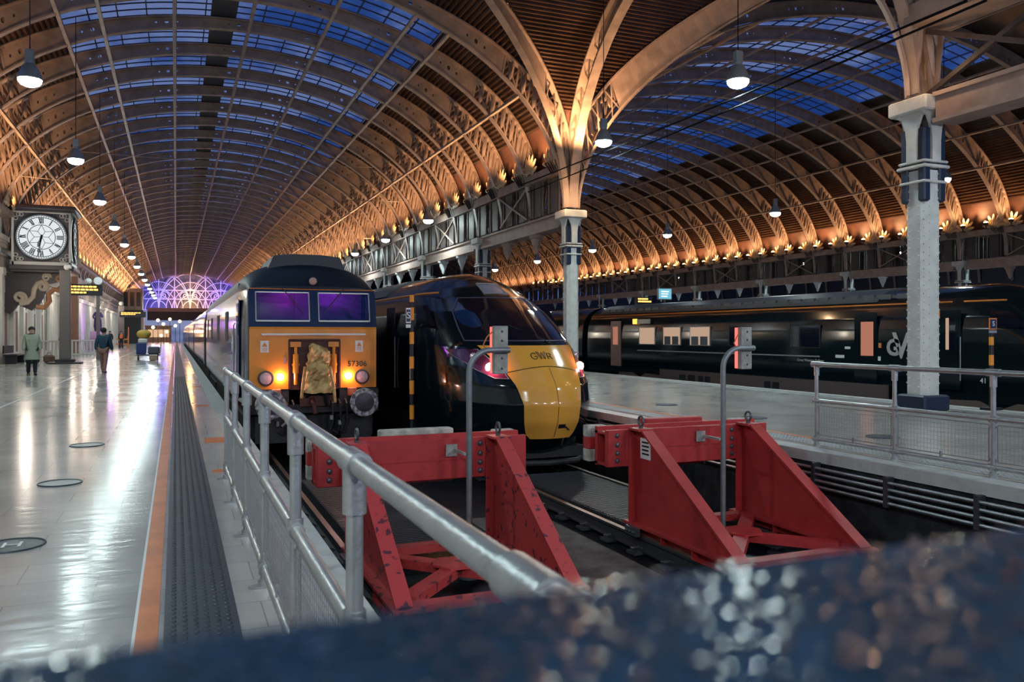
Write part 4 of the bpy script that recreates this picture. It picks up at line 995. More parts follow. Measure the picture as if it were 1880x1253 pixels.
def coach(L, Y, ln, label, group=None, src=[]):
    if src: return dup(src[0], (L, Y, RAIL), label=label, group=group)
    t = thing('passenger_coach', label, 'coach', (L, Y, RAIL), group=group)
    prof = [(1.28, .95), (1.37, 1.3), (1.37, 2.6), (1.34, 3.1)] + [(1.34 * math.cos(a), 3.1 + .75 * math.sin(a)) for a in [PI / 2 * i / 8 for i in range(1, 9)]]
    full = prof + [(-x, z) for x, z in prof[::-1][1:]]
    MB().prism(full, lambda a, b, d: (a, d, b), .3, ln - .3).build('body_shell', mat('coach_green', (.02, .035, .045), .16, .2, coat=.5), t)
    for s in (-1, 1):
        for k in range(8): MB().b2((s * 1.366, 2.6 + k * 2.35, 1.95), (s * 1.378, 4.0 + k * 2.35, 2.65)).build('coach_window', WGLASS, t)
        for y in (.7, ln - 1.5): MB().b2((s * 1.366, y, 1.1), (s * 1.38, y + .8, 3.0)).build('coach_door', mat('coach_door_paint', (.03, .04, .05), .2, .2), t)
    u = MB().b2((-1.2, .6, .35), (1.2, ln - .6, .95)).b2((-.7, -.25, 1.0), (.7, .35, 3.3)); u.build('underframe', UNDER, t)
    src.append(t); return t
for k in range(5): coach(2.475, 16.05 + 19.75 + 23 * k, 23, ['first dark coach coupled behind the blue locomotive', 'second coach behind the blue locomotive', 'third coach behind the blue locomotive', 'fourth coach behind the blue locomotive', 'farthest coach of the train behind the blue locomotive'][k], 'coaches behind the blue locomotive')
# ================================================================== EXPRESS TRAINS
TAB = [(.30, .75, 1.15, 1.6), (.45, .45, 1.2, 1.8), (.62, .22, 1.26, 2.0), (.9, .05, 1.31, 2.2), (1.2, 0, 1.35, 2.25), (1.5, .10, 1.36, 2.25), (1.8, .38, 1.36, 2.2), (2.15, .80, 1.35, 2.2), (2.5, 1.36, 1.33, 2.2), (2.8, 1.95, 1.29, 2.1), (3.1, 2.62, 1.17, 1.9), (3.3, 3.1, 1.02, 1.7), (3.45, 3.52, .84, 1.5), (3.57, 3.92, .6, 1.2), (3.64, 4.25, .32, .9), (3.67, 4.55, .02, .5)]
def S(z, l):
    yf, w, d = interp(TAB, z); q = min(1.0, abs(l) / max(w, .001)); return yf + d * (1 - math.sqrt(max(0, 1 - q * q)))
def patch(m, z0, z1, hwl, hwr, off=.012, nz=16, nx=16):       # panel lying on the nose between lateral limits
    rows = []
    for i in range(nz + 1):
        z = z0 + (z1 - z0) * i / nz; a, b = hwl(z), hwr(z); r = []
        for k in range(nx + 1):
            l = a + (b - a) * k / nx; w = interp(TAB, z)[1]
            l2 = max(-w * .999, min(w * .999, l)); r.append((l2 * (1 + off * .3), S(z, l2) - off, z))
        rows.append(r)
    return m.grid(rows)
def express(L, Y, ln, label, side_fn=None, num=''):
    t = thing('express_train', label, 'train', (L, Y, RAIL))
    m = MB(); rows = []
    zs = sorted(set([q[0] for q in TAB] + [.3 + 3.37 * i / 44 for i in range(45)]))
    zs = [z for z in zs if z <= 3.67]
    for z in zs:
        yf, w, d = interp(TAB, z); r = [(-w, ln, z), (-w, max(yf + d, 7.0) + .5, z), (-w, max(yf + d + .01, 5.5), z)]
        for k in range(33):
            a = -PI / 2 + PI * k / 32; r.append((w * math.sin(a), yf + d * (1 - math.cos(a)), z))
        r += [(w, max(yf + d + .01, 5.5), z), (w, max(yf + d, 7.0) + .5, z), (w, ln, z)]; rows.append(r)
    m.grid(rows); m.add([(q[0][0], ln, q[0][2]) for q in rows] + [(q[-1][0], ln, q[0][2]) for q in rows[::-1]], [tuple(range(2 * len(rows)))])
    m.build('body_shell', TRAINGREEN, t, True)
    def pl(tab): return (lambda z: -interp(tab, z)[0]), (lambda z: interp(tab, z)[0])
    a, b = pl([(.62, .36), (.70, .44), (.9, .50), (1.2, .52), (1.5, .59), (1.8, .70), (2.17, .90)])
    p = MB(); patch(p, .62, 2.17, a, b, .014, 24, 16); np_ = p.build('nose_panel', NOSEYEL, t, True)
    sm = MB(); sm.tube([(l, S(1.72 + .10 * math.cos(l / .66 * PI / 2), l) - .016, 1.72 + .10 * math.cos(l / .66 * PI / 2)) for l in [-.68 + 1.36 * i / 20 for i in range(21)]], .007, 5)
    sm.tube([(.03, S(z, .03) - .016, z) for z in [.64 + 1.16 * i / 14 for i in range(15)]], .004, 5)
    sm.build('panel_seam', BLACKP, np_)
    hz = MB(); patch(hz, .80, .87, lambda z: .06, lambda z: .20, .02, 2, 3); hz.tube([(.18, S(.84, .18) - .02, .84), (.3, S(.76, .3) - .03, .76)], .012, 5)
    hz.build('nose_latch', BLACKP, np_)
    lg = MB()
    def stroke(pts, r=.0085): lg.tube([(l, S(z, l) - .018, z) for l, z in pts], r, 5)
    stroke([(-.145 + .052 * math.cos(a_), 1.99 + .05 * math.sin(a_)) for a_ in [.7 + (2 * PI - .75) * i / 14 for i in range(15)]] + [(-.14, 1.985)])
    stroke([(-.085, 2.065), (-.035, 1.94), (0, 2.05), (.035, 1.94), (.085, 2.065)]); stroke([(-.055, 2.065), (-.012, 1.95)], .005); stroke([(.055, 2.065), (.012, 1.95)], .005)
    stroke([(.10, 1.94), (.10, 2.035), (.15, 2.035), (.172, 2.01), (.15, 1.985), (.10, 1.985)]); stroke([(.14, 1.985), (.18, 1.94)])
    lg.build('lettering', BLACKP, np_)
    p = MB(); patch(p, 2.26, 3.06, lambda z: -interp([(2.26, 1.0), (2.5, .99), (2.8, .93), (3.06, .72)], z)[0], lambda z: interp([(2.26, 1.0), (2.5, .99), (2.8, .93), (3.06, .72)], z)[0], .014, 18, 20)
    ws = p.build('windscreen', WGLASS, t, True)
    fr = MB()
    e = [(2.26, 1.02), (2.5, 1.01), (2.8, .95), (3.06, .74)]
    for s in (-1, 1): fr.tube([(s * interp(e, z)[0], S(z, interp(e, z)[0]) - .014, z) for z in [2.26 + .8 * i / 12 for i in range(13)]], .014, 5)
    for z, w in ((2.25, 1.02), (3.07, .74)): fr.tube([(l, S(z, l) - .014, z) for l in [-w + 2 * w * i / 16 for i in range(17)]], .012, 5)
    fr.build('windscreen_frame', mat('frame_purple', (.10, .09, .14), .3), t)
    MB().tube([(.25, S(2.24, .25) - .03, 2.24), (-.28, S(2.52, -.28) - .035, 2.52)], .014, 6).tube([(.3, S(2.24, .3) - .03, 2.23), (-.18, S(2.5, -.18) - .035, 2.46)], .008, 6).ball((.28, S(2.22, .28) - .02, 2.22), .035).build('wiper', BLACKP, t)
    bz = MB(); bz.b2((-.45, 2.0, 2.2), (.35, 2.3, 2.45))
    rl = MB(); patch(rl, 3.18, 3.36, lambda z: -.2, lambda z: .2, .02, 4, 6); lt = rl.build('roof_lamp', mat('roof_lamp_glass', (.25, .25, .33), .15), t, True)
    rf = MB(); rf.tube([(-.23, S(3.16, .23) - .02, 3.16), (.23, S(3.16, .23) - .02, 3.16), (.2, S(3.38, .2) - .02, 3.38), (-.2, S(3.38, .2) - .02, 3.38), (-.23, S(3.16, .23) - .02, 3.16)], .022, 6).build('lamp_frame', SILVER, lt)
    HG = mat('headlight_glow_cover', (.10, .02, .055), .08, 0, coat=1.0); HF = SILVER  # glow around the lit lamp is put into the purple-red cover colour
    for s in (-1, 1):
        p = MB(); lo = lambda z: interp([(1.62, .66), (1.8, .73), (2.1, .92)], z)[0]; hi = lambda z: interp([(1.62, .84), (1.75, 1.02), (2.0, 1.22), (2.1, 1.26)], z)[0]
        (patch(p, 1.62, 2.1, lambda z: lo(z), lambda z: hi(z), .016, 8, 8) if s > 0 else patch(p, 1.62, 2.1, lambda z: -hi(z), lambda z: -lo(z), .016, 8, 8))
        hl = p.build('headlight', HG, t, True)
        eg = MB(); pts = [(s * lo(z), S(z, lo(z)) - .02, z) for z in (1.62, 1.74, 1.86, 1.98, 2.1)] + [(s * hi(z), S(z, hi(z)) - .02, z) for z in (2.1, 2.0, 1.86, 1.75, 1.62)]
        eg.tube(pts + [pts[0]], .007, 5).build('headlight_trim', HF, hl)
        l0, zz = .86, 1.80; q = MB().ball((s * l0, S(zz, l0) - .015, zz), .075, 14, 8, (1, .4, 1)); q.build('lit_lamp', emat('headlight_glow', (1.0, .62, .45), 90), hl, True)
        q = MB().ball((s * 1.0, S(1.98, 1.0) - .01, 1.98), .07, 12, 6, (.9, .4, 1)); q.build('main_lamp', mat('lamp_chrome', (.7, .6, .62), .15, .8), hl, True)
        lamp('headlight_lamp', 'POINT', (L + s * l0, Y + S(zz, l0) - .16, RAIL + zz), 12, (1.0, .3, .25), .04)
        # side fittings
        X = s * 1.335
        w = MB().prism([(2.75, 2.52), (3.75, 2.52), (3.75, 2.95), (3.3, 2.93)], lambda y, z, d: (d, y, z), s * 1.23, s * 1.345); w.build('cab_window', WGLASS, t)
        MB().tube([(s * (interp(TAB, 3.2)[1] + .008), y, 3.2) for y in (5.0, 8, ln)], .022, 6).tube([(s * interp(TAB, 3.2)[1] * math.sin(a) * 1.005, interp(TAB, 3.2)[0] + interp(TAB, 3.2)[2] * (1 - math.cos(a)), 3.2) for a in [PI / 2 - i * .06 for i in range(11)]], .022, 6).build('orange_lining', ORANGE, t)
    MB().b2((-1.05, 1.4, .12), (1.05, ln - .5, .32)).b2((-.9, .75, .22), (.9, 1.5, .40)).tube([(-.85, .8, .18), (-.6, .45, .2), (0, .32, .2), (.6, .45, .2), (.85, .8, .18)], .05, 8).build('underframe', UNDER, t)
    MB().prism([(-1.06, 3.28), (-.84, 3.50), (-.5, 3.66), (0, 3.72), (.5, 3.66), (.84, 3.50), (1.06, 3.28)], lambda a, b, d: (a, d, b), 7.5, ln - .6).build('roof_cover', TRAINROOF, t)
    if side_fn: side_fn(t, L, Y, ln)
    return t
def side1(t, L, Y, ln):
    d = MB().b2((-1.37, 5.4, .9), (-1.352, 6.1, 2.95)).build('cab_door', TRAINGREEN, t); MB().b2((-1.378, 5.55, 1.9), (-1.37, 5.95, 2.6)).build('door_window', WGLASS, d)
    MB().tube([(-1.385, 5.3, 1.2), (-1.385, 5.3, 2.3)], .015, 6).build('door_rail', SILVER, t)
    b = MB().b2((-1.3, 4.2, .3), (-1.1, 7.0, .75)); b.cyl((-1.0, 5.0, .45), (-.8, 5.0, .45), .42, n=20).build('bogie', UNDER, t)
express(5.8, 12.15, 40, 'dark green express train with yellow nose and lit red headlight beside the locomotive', side1)
LIT = emat('lit_window', (1.0, .66, .46), .5); LITDOOR = emat('lit_door_window', (1.0, .40, .27), .42)
def side2(t, L, Y, ln):
    SL = L - 1.36
    def yy(px): return y_on(px, SL) - Y
    def zz(px, py): return z_at(py, SL, y_on(px, SL)) - RAIL
    x0 = -1.358
    def pan(name, pxa, pxb, z0, z1, m, d=.012, par=t): 
        a, b = sorted((yy(pxa), yy(pxb))); return MB().cbox((x0 - d, a, z0), (x0 + .01, b, z1), .004).build(name, m, par)
    SEAT = mat('seat_grey', (.10, .12, .14), .7)
    for (a, b, lit) in ((1173, 1203, 1), (1217, 1250, 1), (1266, 1304, 1), (1338, 1375, 0), (1450, 1506, 0)):
        f = pan('window_surround', a, b, 1.93, 2.66, SILVER if lit else BLACKP, .008)
        pa, pb = a + 1.5, b - 1.5
        pan('window_pane', pa, pb, 1.96, 2.63, LIT if lit else WGLASS, .014, f)
        if lit and a > 1200:
            q = MB()
            ya, yb = sorted((yy(pa), yy(pb)))
            for k in range(2): q.cbox((x0 - .022, ya + (yb - ya) * (.08 + .48 * k), 1.96), (x0 - .012, ya + (yb - ya) * (.46 + .48 * k), 2.28), .005)
            q.build('seat_silhouette', SEAT, f)
    for (a, b) in ((1122, 1140),):
        d = pan('passenger_door', a, b, .95, 2.95, mat('door_pink', (.36, .23, .19), .35), .02); pan('door_window', a + 4, b - 5, 1.9, 2.7, LITDOOR, .03, d)
    d = pan('passenger_door', 1569, 1610, .95, 2.98, TRAINGREEN, .015); pan('door_window', 1581, 1604, 1.75, 2.72, LITDOOR, .022, d)
    d = pan('cab_door', 1726, 1764, .95, 2.98, TRAINGREEN, .015); pan('door_window', 1736, 1755, 1.95, 2.8, WGLASS, .022, d); pan('lit_blind', 1737, 1743, 1.97, 2.78, LIT, .026, d)
    MB().tube([(x0 - .04, yy(1720), 1.2), (x0 - .04, yy(1720), 2.3)], .015, 6).tube([(x0 - .04, yy(1765), 1.2), (x0 - .04, yy(1765), 2.3)], .015, 6).build('door_rail', SILVER, t)
    pan('grey_lining', 1170, 1505, 1.66, 1.70, SILVER, .008)
    pan('orange_label', 1722, 1729, 2.80, 2.98, mat('label_orange', (.8, .25, .05), .5), .01); pan('orange_label', 1613, 1618, 1.98, 2.12, MATS['label_orange'], .01); pan('orange_label', 1709, 1715, 1.42, 1.52, MATS['label_orange'], .01)
    pan('white_label', 1612, 1617, 1.62, 1.74, WHITE, .01); pan('white_label', 1534, 1550, 1.66, 1.75, WHITE, .01); pan('white_label', 1551, 1561, 1.93, 2.0, WHITE, .01)
    pan('grey_sign', 1170, 1194, 2.80, 3.0, SILVER, .02); pan('destination_display', 1162, 1170, 2.80, 3.02, emat('amber_display', (1.0, .5, .08), 2.0), .02)
    text('lettering', 'G', .62, (x0 - .012, yy(1640), 1.98), SIDE, mat('logo_grey', (.42, .40, .38), .4), t, .006, bold=.02)
    text('lettering', 'W', .98, (x0 - .012, yy(1668), 2.02), SIDE, MATS['logo_grey'], t, .006, bold=.02); text('lettering', 'R', .62, (x0 - .012, yy(1697), 1.98), SIDE, MATS['logo_grey'], t, .006, bold=.02)
    text('small_lettering', 'Great Western Railway', .12, (x0 - .012, yy(1488), 1.55), SIDE, MATS['logo_grey'], t, .004)
    text('small_lettering', '41', .18, (x0 - .012, yy(1806), 1.22), SIDE, WHITE, t, .004)
    pan('skirt', 1212, 1632, .42, .95, SKIRT, .03)
    for a, b in ((1248, 1260), (1264, 1277), (1283, 1292), (1295, 1305), (1404, 1416), (1419, 1432)): pan('skirt_vent', a, b, .55, .80, BLACKP, .036)
    for yc in (yy(1170), yy(1828)):
        for dy in (-1.35, 1.35):
            MB().cyl((-1.15, yc + dy, .46), (-1.0, yc + dy, .46), .45, n=22).build('wheel', UNDER, t)
        m = MB().prism([(yc - 1.9, .35), (yc - 1.7, .68), (yc - .5, .72), (yc, .52), (yc + .5, .72), (yc + 1.7, .68), (yc + 1.9, .35), (yc, .3)], lambda a, b, d: (d, a, b), -1.28, -1.16)
        for dy in (-1.35, 1.35): m.cyl((-1.34, yc + dy, .46), (-1.2, yc + dy, .46), .16, n=12)
        m.build('bogie_frame', mat('bogie_brown', (.11, .08, .065), .6), t)
    r = MB()
    r.b2((-.92, 6.5, 3.38), (-.84, 24, 3.46))
    for k in range(29): r.b2((-.95, 6.5 + k * .6, 3.34), (-.80, 6.9 + k * .6, 3.5))
    r.build('roof_grille', TRAINROOF, t)
t3n = 35.05 - 24.9
express(T3, t3n, 24.7, 'long dark green train with lit windows behind the island platform', side2)
def express_car(L, Y, ln, label):
    t = thing('express_train_car', label, 'train', (L, Y, RAIL))
    prof = [(q[2], q[0]) for q in TAB]; full = [(-x, z) for x, z in prof] + [(x, z) for x, z in prof[::-1]]
    MB().prism(full, lambda a, b, d: (a, d, b), .35, ln).build('body_shell', TRAINGREEN, t)
    MB().b2((-.8, -.2, .8), (.8, .4, 3.3)).build('gangway_bellows', BLACK, t)
    for k in range(6): MB().b2((-1.372, 4 + k * 3, 1.95), (-1.35, 5.6 + k * 3, 2.65)).build('car_window', WGLASS, t)
    d = MB().b2((-1.375, .9, .95), (-1.35, 1.8, 2.95)).build('passenger_door', BLACKP, t)
    MB().b2((-1.1, 1, .3), (1.1, ln - 1, .9)).build('underframe', UNDER, t)
    return t
express_car(T3, 35.05, 25, 'next car coupled behind the long dark train, seen past the cream column')
# ================================================================== MARKER POSTS
def s_post(L, Y, z0, top, label, bands, sgn, border):
    t = thing('marker_post', label, 'marker post', (L, Y, z0))
    MB().cyl((0, 0, 0), (0, 0, top - z0), .038, n=12).b2((-.16, -.12, 0), (.16, .12, .05)).build('pole', BLACKP, t)
    OB = mat('band_orange', (.85, .30, .02), .45)
    for a, b in bands: MB().cyl((0, 0, a - z0), (0, 0, b - z0), .043, n=12).build('band', OB, t)
    sx, sz, w, h = sgn
    p = MB().b2((sx - w / 2, -.06, sz - h / 2 - z0), (sx + w / 2, -.045, sz + h / 2 - z0)).build('sign_plate', ORANGE if border else SILVER, t)
    MB().b2((sx - w * .4, -.066, sz - h * .4 - z0), (sx + w * .4, -.06, sz + h * .4 - z0)).build('sign_field', mat('sign_navy', (.02, .03, .09), .5), p)
    text('lettering', 'S', h * .62, (sx, -.07, sz - z0), FRONT, WHITE, p)
    MB().b2((sx - w / 2, -.06, sz - h * .8 - z0), (sx + w / 2, -.045, sz - h * .58 - z0)).build('sub_plate', SILVER, t)
    return t
YP = y_on(756, 4.02)
ZB = lambda py: z_at(py, 4.02, YP)
s_post(4.02, YP, -1.13, ZB(541), 'slim post with orange bands and small S sign between the two trains', [(ZB(a), ZB(b)) for a, b in ((770, 744), (724, 699), (677, 655), (632, 610), (588, 565), (555, 542))], (-.08, ZB(580), .09, .28), False)
YP = y_on(1820, 14.4)
ZC = lambda py: z_at(py, 14.4, YP)
s_post(14.4, YP, 0.0, ZC(585), 'slim post with orange bands and square S sign before the long dark train', [(ZC(a), ZC(b)) for a, b in ((634, 619), (671, 652))], (-.03, ZC(595), .20, .22), True)
# ================================================================== STATION CLOCK
def clock():
    cx, cy, cz, r = -6.3, 47.4, 6.37, 1.13
    t = thing('station_clock', 'large lit three-faced clock with roman numerals hung on a scrolled bracket from the wall', 'clock', (cx, cy, cz))
    D = emat('clock_dial', (.92, .98, 1.0), .85); CASE = mat('clock_case', (.055, .045, .05), .45, 0, .1, 10); CASEW = mat('clock_moulding', (.50, .46, .42), .5)
    h = 1.30
    m = MB().b2((-h, 0, -1.45), (h, 2 * h, 1.42)); m.build('case', CASE, t)
    MB().cbox((-h - .16, -.16, -1.68), (h + .16, 2 * h + .16, -1.42), .05).cbox((-h - .08, -.08, -1.78), (h + .08, 2 * h + .08, -1.66), .03).build('base_moulding', CASE, t)
    MB().cbox((-h - .2, -.2, 1.40), (h + .25, 2 * h + .2, 1.62), .05).cbox((-h - .06, -.06, 1.28), (h + .1, 2 * h + .06, 1.42), .03).build('cornice', CASE, t)
    f = MB()
    for fx in (-h + .03, h - .03): f.b2((fx - .05, -.05, -1.42), (fx + .05, 0, 1.25))
    f.b2((-h, -.05, -1.43), (h, 0, -1.25)); f.b2((-h, -.05, 1.22), (h, 0, 1.28))
    f.b2((h, .1, -1.43), (h + .05, 2 * h - .1, -1.25))
    f.build('face_frame', CASEW, t)
    def face(fn, nm):
        NR = Vector(fn(0, 0, 1)) - Vector(fn(0, 0, 0))
        d = MB(); n = 48; vs = [fn(r * math.cos(2 * PI * i / n), r * math.sin(2 * PI * i / n), .06) for i in range(n)]; vs2 = [fn(r * math.cos(2 * PI * i / n), r * math.sin(2 * PI * i / n), 0) for i in range(n)]
        d.add(vs + vs2, [tuple(range(n))] + [(i, (i + 1) % n, n + (i + 1) % n, n + i) for i in range(n)]); dial = d.build('dial', D, t)
        k = MB()
        def ring(rr, w, dd=.075): k.tube([fn(rr * math.cos(2 * PI * i / 48), rr * math.sin(2 * PI * i / 48), dd) for i in range(49)], w, 5)
        ring(1.16, .05); ring(1.0, .02); ring(.62, .02); ring(1.09, .014)
        for i in range(60): a = 2 * PI * i / 60; k.bar(fn(1.0 * math.cos(a), 1.0 * math.sin(a), .07), fn(1.09 * math.cos(a), 1.09 * math.sin(a), .07), .02, .01, NR)
        for i in range(12):
            a = 2 * PI * i / 12; k.bar(fn(.62 * math.cos(a + PI / 12), .62 * math.sin(a + PI / 12), .07), fn(.62 * math.cos(a), .62 * math.sin(a), .07), .008, .008, NR)
        for i in range(6):
            a = PI / 2 + i * PI / 3; b = a + PI / 6
            P = [fn(.62 * math.cos(a), .62 * math.sin(a), .07), fn(.32 * math.cos(b), .32 * math.sin(b), .07), fn(.62 * math.cos(a + PI / 3), .62 * math.sin(a + PI / 3), .07), fn(.02, .02, .07)]
            k.bar(P[0], P[1], .026, .01, NR); k.bar(P[1], P[2], .026, .01, NR); k.bar(P[1], P[3], .026, .01, NR)
        num = ['XII', 'I', 'II', 'III', 'IV', 'V', 'VI', 'VII', 'VIII', 'IX', 'X', 'XI']
        for i, sx in enumerate(num):                  # numerals as strokes across the chapter ring
            a = PI / 2 - 2 * PI * i / 12; w = .058; off = -(len(sx) - 1) / 2 * w * 1.25
            for ch in sx:
                def Q(u, v):
                    rr = .68 + v * .29; tx = u; return fn(rr * math.cos(a) + tx * math.sin(a), rr * math.sin(a) - tx * math.cos(a), .07)
                if ch == 'I': k.bar(Q(off, 0), Q(off, 1), .055, .012, NR)
                elif ch == 'V': k.bar(Q(off - .04, 1), Q(off, 0), .055, .012, NR); k.bar(Q(off + .04, 1), Q(off, 0), .024, .012, NR)
                else: k.bar(Q(off - .04, 1), Q(off + .04, 0), .055, .012, NR); k.bar(Q(off + .04, 1), Q(off - .04, 0), .024, .012, NR)
                off += w * 1.25
        k.build('numerals', BLACKP, dial)
        hd = MB()
        for ang, ln, w in ((2 * PI * 6.53 / 12, .52, .11), (2 * PI * 31.5 / 60, .98, .065)):
            a = PI / 2 - ang; hd.bar(fn(-.12 * math.cos(a), -.12 * math.sin(a), .09), fn(ln * math.cos(a), ln * math.sin(a), .09), w, .015, NR)
            q = .72 * ln; 
            for s in (-1, 1): hd.tube([fn(q * math.cos(a) + s * .06 * math.sin(b) * math.sin(a) + .08 * math.cos(b) * math.cos(a), q * math.sin(a) - s * .06 * math.sin(b) * math.cos(a) + .08 * math.cos(b) * math.sin(a), .09) for b in [PI * i / 8 for i in range(9)]], .022, 5)
        hd.build('clock_hands', BLACKP, dial)
        for sx in (-1, 1):
            for sz in (-1, 1):
                for q in range(3):
                    c_ = (sx * (1.14 - q * .12), sz * (1.12 - (2 - q) * .10 * (q != 1)))
                    sp = MB(); sp.tube([fn(c_[0] + .09 * math.cos(2 * PI * i / 12), c_[1] + .09 * math.sin(2 * PI * i / 12), .02) for i in range(13)], .018, 5); sp.build('spandrel_ring', CASEW, t)
    face(lambda a, b, d: (a, -d, b), 'front')
    face(lambda a, b, d: (h + d, h + a, b), 'side')
    k = MB()
    k.prism([(-1.75, -1.78), (1.0, -1.78), (.9, -2.1), (.2, -2.3), (-.2, -3.3), (-.6, -3.7), (-1.2, -3.4), (-1.55, -3.9), (-1.75, -3.8)], lambda a, b, d: (a, d, b), 1.0, 1.35)
    br = k.build('bracket', CASE, t)
    SCR = mat('scroll_cream_lit', (.66, .54, .42), .5); SCR2 = mat('scroll_orange_lit', (.60, .29, .15), .5)  # warm light on the scrolls is mixed into both colours
    def spiral(c, r0, turns, s, a0): return [(c[0] + s * r0 * (1 - i / 40 * .8) * math.cos(a0 + 2 * PI * turns * i / 40), .92, c[1] + r0 * (1 - i / 40 * .8) * math.sin(a0 + 2 * PI * turns * i / 40)) for i in range(41)]
    MB().tube(spiral((-1.1, -3.05), .32, 1.6, 1, -PI / 2), .09, 7).tube(spiral((-.05, -2.45), .26, 1.5, -1, PI / 2), .08, 7).tube([(-1.1, .92, -3.37), (-.75, .9, -3.3), (-.5, .9, -3.0), (-.45, .9, -2.6), (-.3, .9, -2.3), (-.05, .92, -2.19)], .13, 8).tube(spiral((.1, -1.98), .22, 1.5, 1, 0), .06, 7).build('bracket_scroll', SCR, br)
    MB().tube([(-.35, .85, -3.5), (0, .85, -3.55), (.25, .85, -3.2), (.2, .85, -2.85), (.45, .85, -2.6), (.72, .85, -2.65)], .13, 8).tube(spiral((.72, -2.55), .16, 1.3, 1, -PI / 2), .06, 7).tube(spiral((.7, -2.05), .2, 1.4, 1, 0), .06, 7).build('bracket_scroll', SCR2, br)
    return t
clock()
lamp('clock_glow', 'AREA', (-6.3, 46.9, 6.37), 25, (.9, .97, 1), 1.8, (PI / 2, 0, 0))
# ================================================================== PLATFORM FURNITURE (left)
TOTEM = mat('totem_brown', (.17, .15, .14), .35, .4, .1, 10)
t = thing('totem_post', 'tall square grey metal post with dark foot in front of the clock', 'post', (-5.04, 45.6, 0))
MB().cbox((-.24, -.2, .22), (.24, .2, 4.6), .02).build('shaft', TOTEM, t); MB().cbox((-.75, -.55, 0), (.75, .55, .08), .02).cbox((-.42, -.36, .08), (.42, .36, .22), .02).build('base', IRON_DARK, t)
MB().ball((.1, -.1, 4.75), .16).cbox((.1, -.4, 4.68), (.28, -.05, 4.82), .01).build('camera_dome', WHITE, t)
AMB = emat('amber_text', (1.0, .45, .08), 4)
def board(L, Y, z, w, h, label, lines=3, post=True):
    t = thing('departure_board', label, 'departure board', (L, Y, z))
    MB().cbox((-w / 2, 0, 0), (w / 2, .3, h), .02).build('board_case', BLACKP, t)
    rnd = random.Random(int(L * 7 + Y))
    for i, k in enumerate(lines):                     # rows of unreadable glowing words
        x = -w * .44; q = MB()
        while x < -w * .44 + k * w * .9:
            l = w * rnd.uniform(.06, .13); q.b2((x, -.008, h * (.72 - .27 * i)), (x + l, 0, h * (.86 - .27 * i))); x += l + w * .025
        q.build('amber_dots', AMB, t)
    if post: MB().b2((w * .32, .08, -z), (w * .42, .2, 0)).build('board_post', TOTEM, t)
    return t
board(-4.72, 51.5, 3.63, 1.75, .62, 'black hanging departure board with glowing amber text by the tall post', [.8, .9, .5], True)
t = thing('security_camera', 'white dome camera on top of the amber departure board', 'camera', (-4.55, 51.6, 4.25)); MB().ball((0, 0, .18), .18).build('camera_dome', WHITE, t); MB().cyl((0, 0, 0), (0, 0, .12), .05).build('camera_base', BLACKP, t)
t = thing('loudspeaker', 'white horn speaker on top of the amber departure board', 'loudspeaker', (-4.05, 51.6, 4.252)); MB().lathe([(.22, -.3), (.2, -.28), (.08, 0), (.08, .2)], (0, 0, .2), 14, 'y').build('horn', WHITE, t, True); MB().b2((-.03, -.03, 0.001), (.03, .03, .15)).build('horn_bracket', BLACKP, t)
board(-4.35, 98, 3.3, 2.6, .6, 'small far departure board with amber text beside the slender post', [.8, .6], True)
t = thing('totem_post', 'slender brown post with a white dome far along the platform', 'post', (-5.6, 100, 0)); MB().cbox((-.3, -.2, 0), (.3, .2, 4.6), .02).build('shaft', TOTEM, t); MB().ball((0, 0, 4.85), .25).build('camera_dome', WHITE, t)
t = thing('brown_pier', 'brown brick pier standing against the station wall behind the departure board', 'pier', (-6.9, 66, 0)); MB().cbox((-.42, -.3, 0), (.42, .3, 6.4), .02).build('shaft', PANELR, t); MB().cbox((-.55, -.42, 6.4), (.55, .42, 6.9), .04).build('capital', STONE, t)
FENCE = mat('fence_white', (.58, .57, .54), .5)
def fence(L, Y, w, label):
    t = thing('picket_fence', label, 'fence', (L, Y, 0))
    MB().cbox((-w / 2, -.05, .98), (w / 2, .05, 1.08), .01).cbox((-w / 2, -.04, .08), (w / 2, .04, .18), .01).build('rail', FENCE, t)
    n = int(w / .2)
    for k in range(n + 1): MB().b2((-w / 2 + k * w / n - .05, -.02, .0), (-w / 2 + k * w / n + .05, .02, 1.0)).build('picket', FENCE, t)
fence(-5.75, 60.5, 1.5, 'short white picket barrier to the right of the tall post')
fence(-7.0, 54.5, 1.8, 'short white picket barrier behind the person in the olive coat')
t = thing('bench', 'dark bench with bags at the left edge by the station wall', 'bench', (-7.4, 47.0, 0)); MB().cbox((-.3, -1.3, .40), (.3, 1.3, .46), .01).build('seat', BLACKP, t); MB().cbox((-.32, -1.3, .5), (-.26, 1.3, .9), .01).build('backrest', BLACKP, t)
for y in (-1.1, 1.1): MB().b2((-.25, y - .04, 0), (.25, y + .04, .40)).build('leg', BLACKP, t)
BAG = mat('bag_dark', (.03, .035, .045), .7, 0, .3, 12)
def bag(L, Y, sx, sy, sz, label, m, z=0):
    t = thing('travel_bag', label, 'bag', (L, Y, z)); b = MB(); b.cbox((-sx / 2, -sy / 2, 0), (sx / 2, sy / 2, sz), min(sx, sy) * .2); b.build('bag_body', m, t, True)
    MB().tube([(-sx * .2, 0, sz), (-sx * .15, 0, sz + .1), (sx * .15, 0, sz + .1), (sx * .2, 0, sz)], .015, 6).build('bag_handle', BLACKP, t)
bag(-6.55, 46.3, .6, .4, .55, 'dark holdall on the floor at the left edge beside the bench', BAG); bag(-5.95, 47.3, .5, .4, .4, 'brown bag on the floor between the holdall and the tall post', mat('bag_brown', (.14, .09, .06), .7))
t = thing('statue', 'violet-lit bronze statue on a pedestal against the station wall', 'statue', (-6.65, 84, 0))
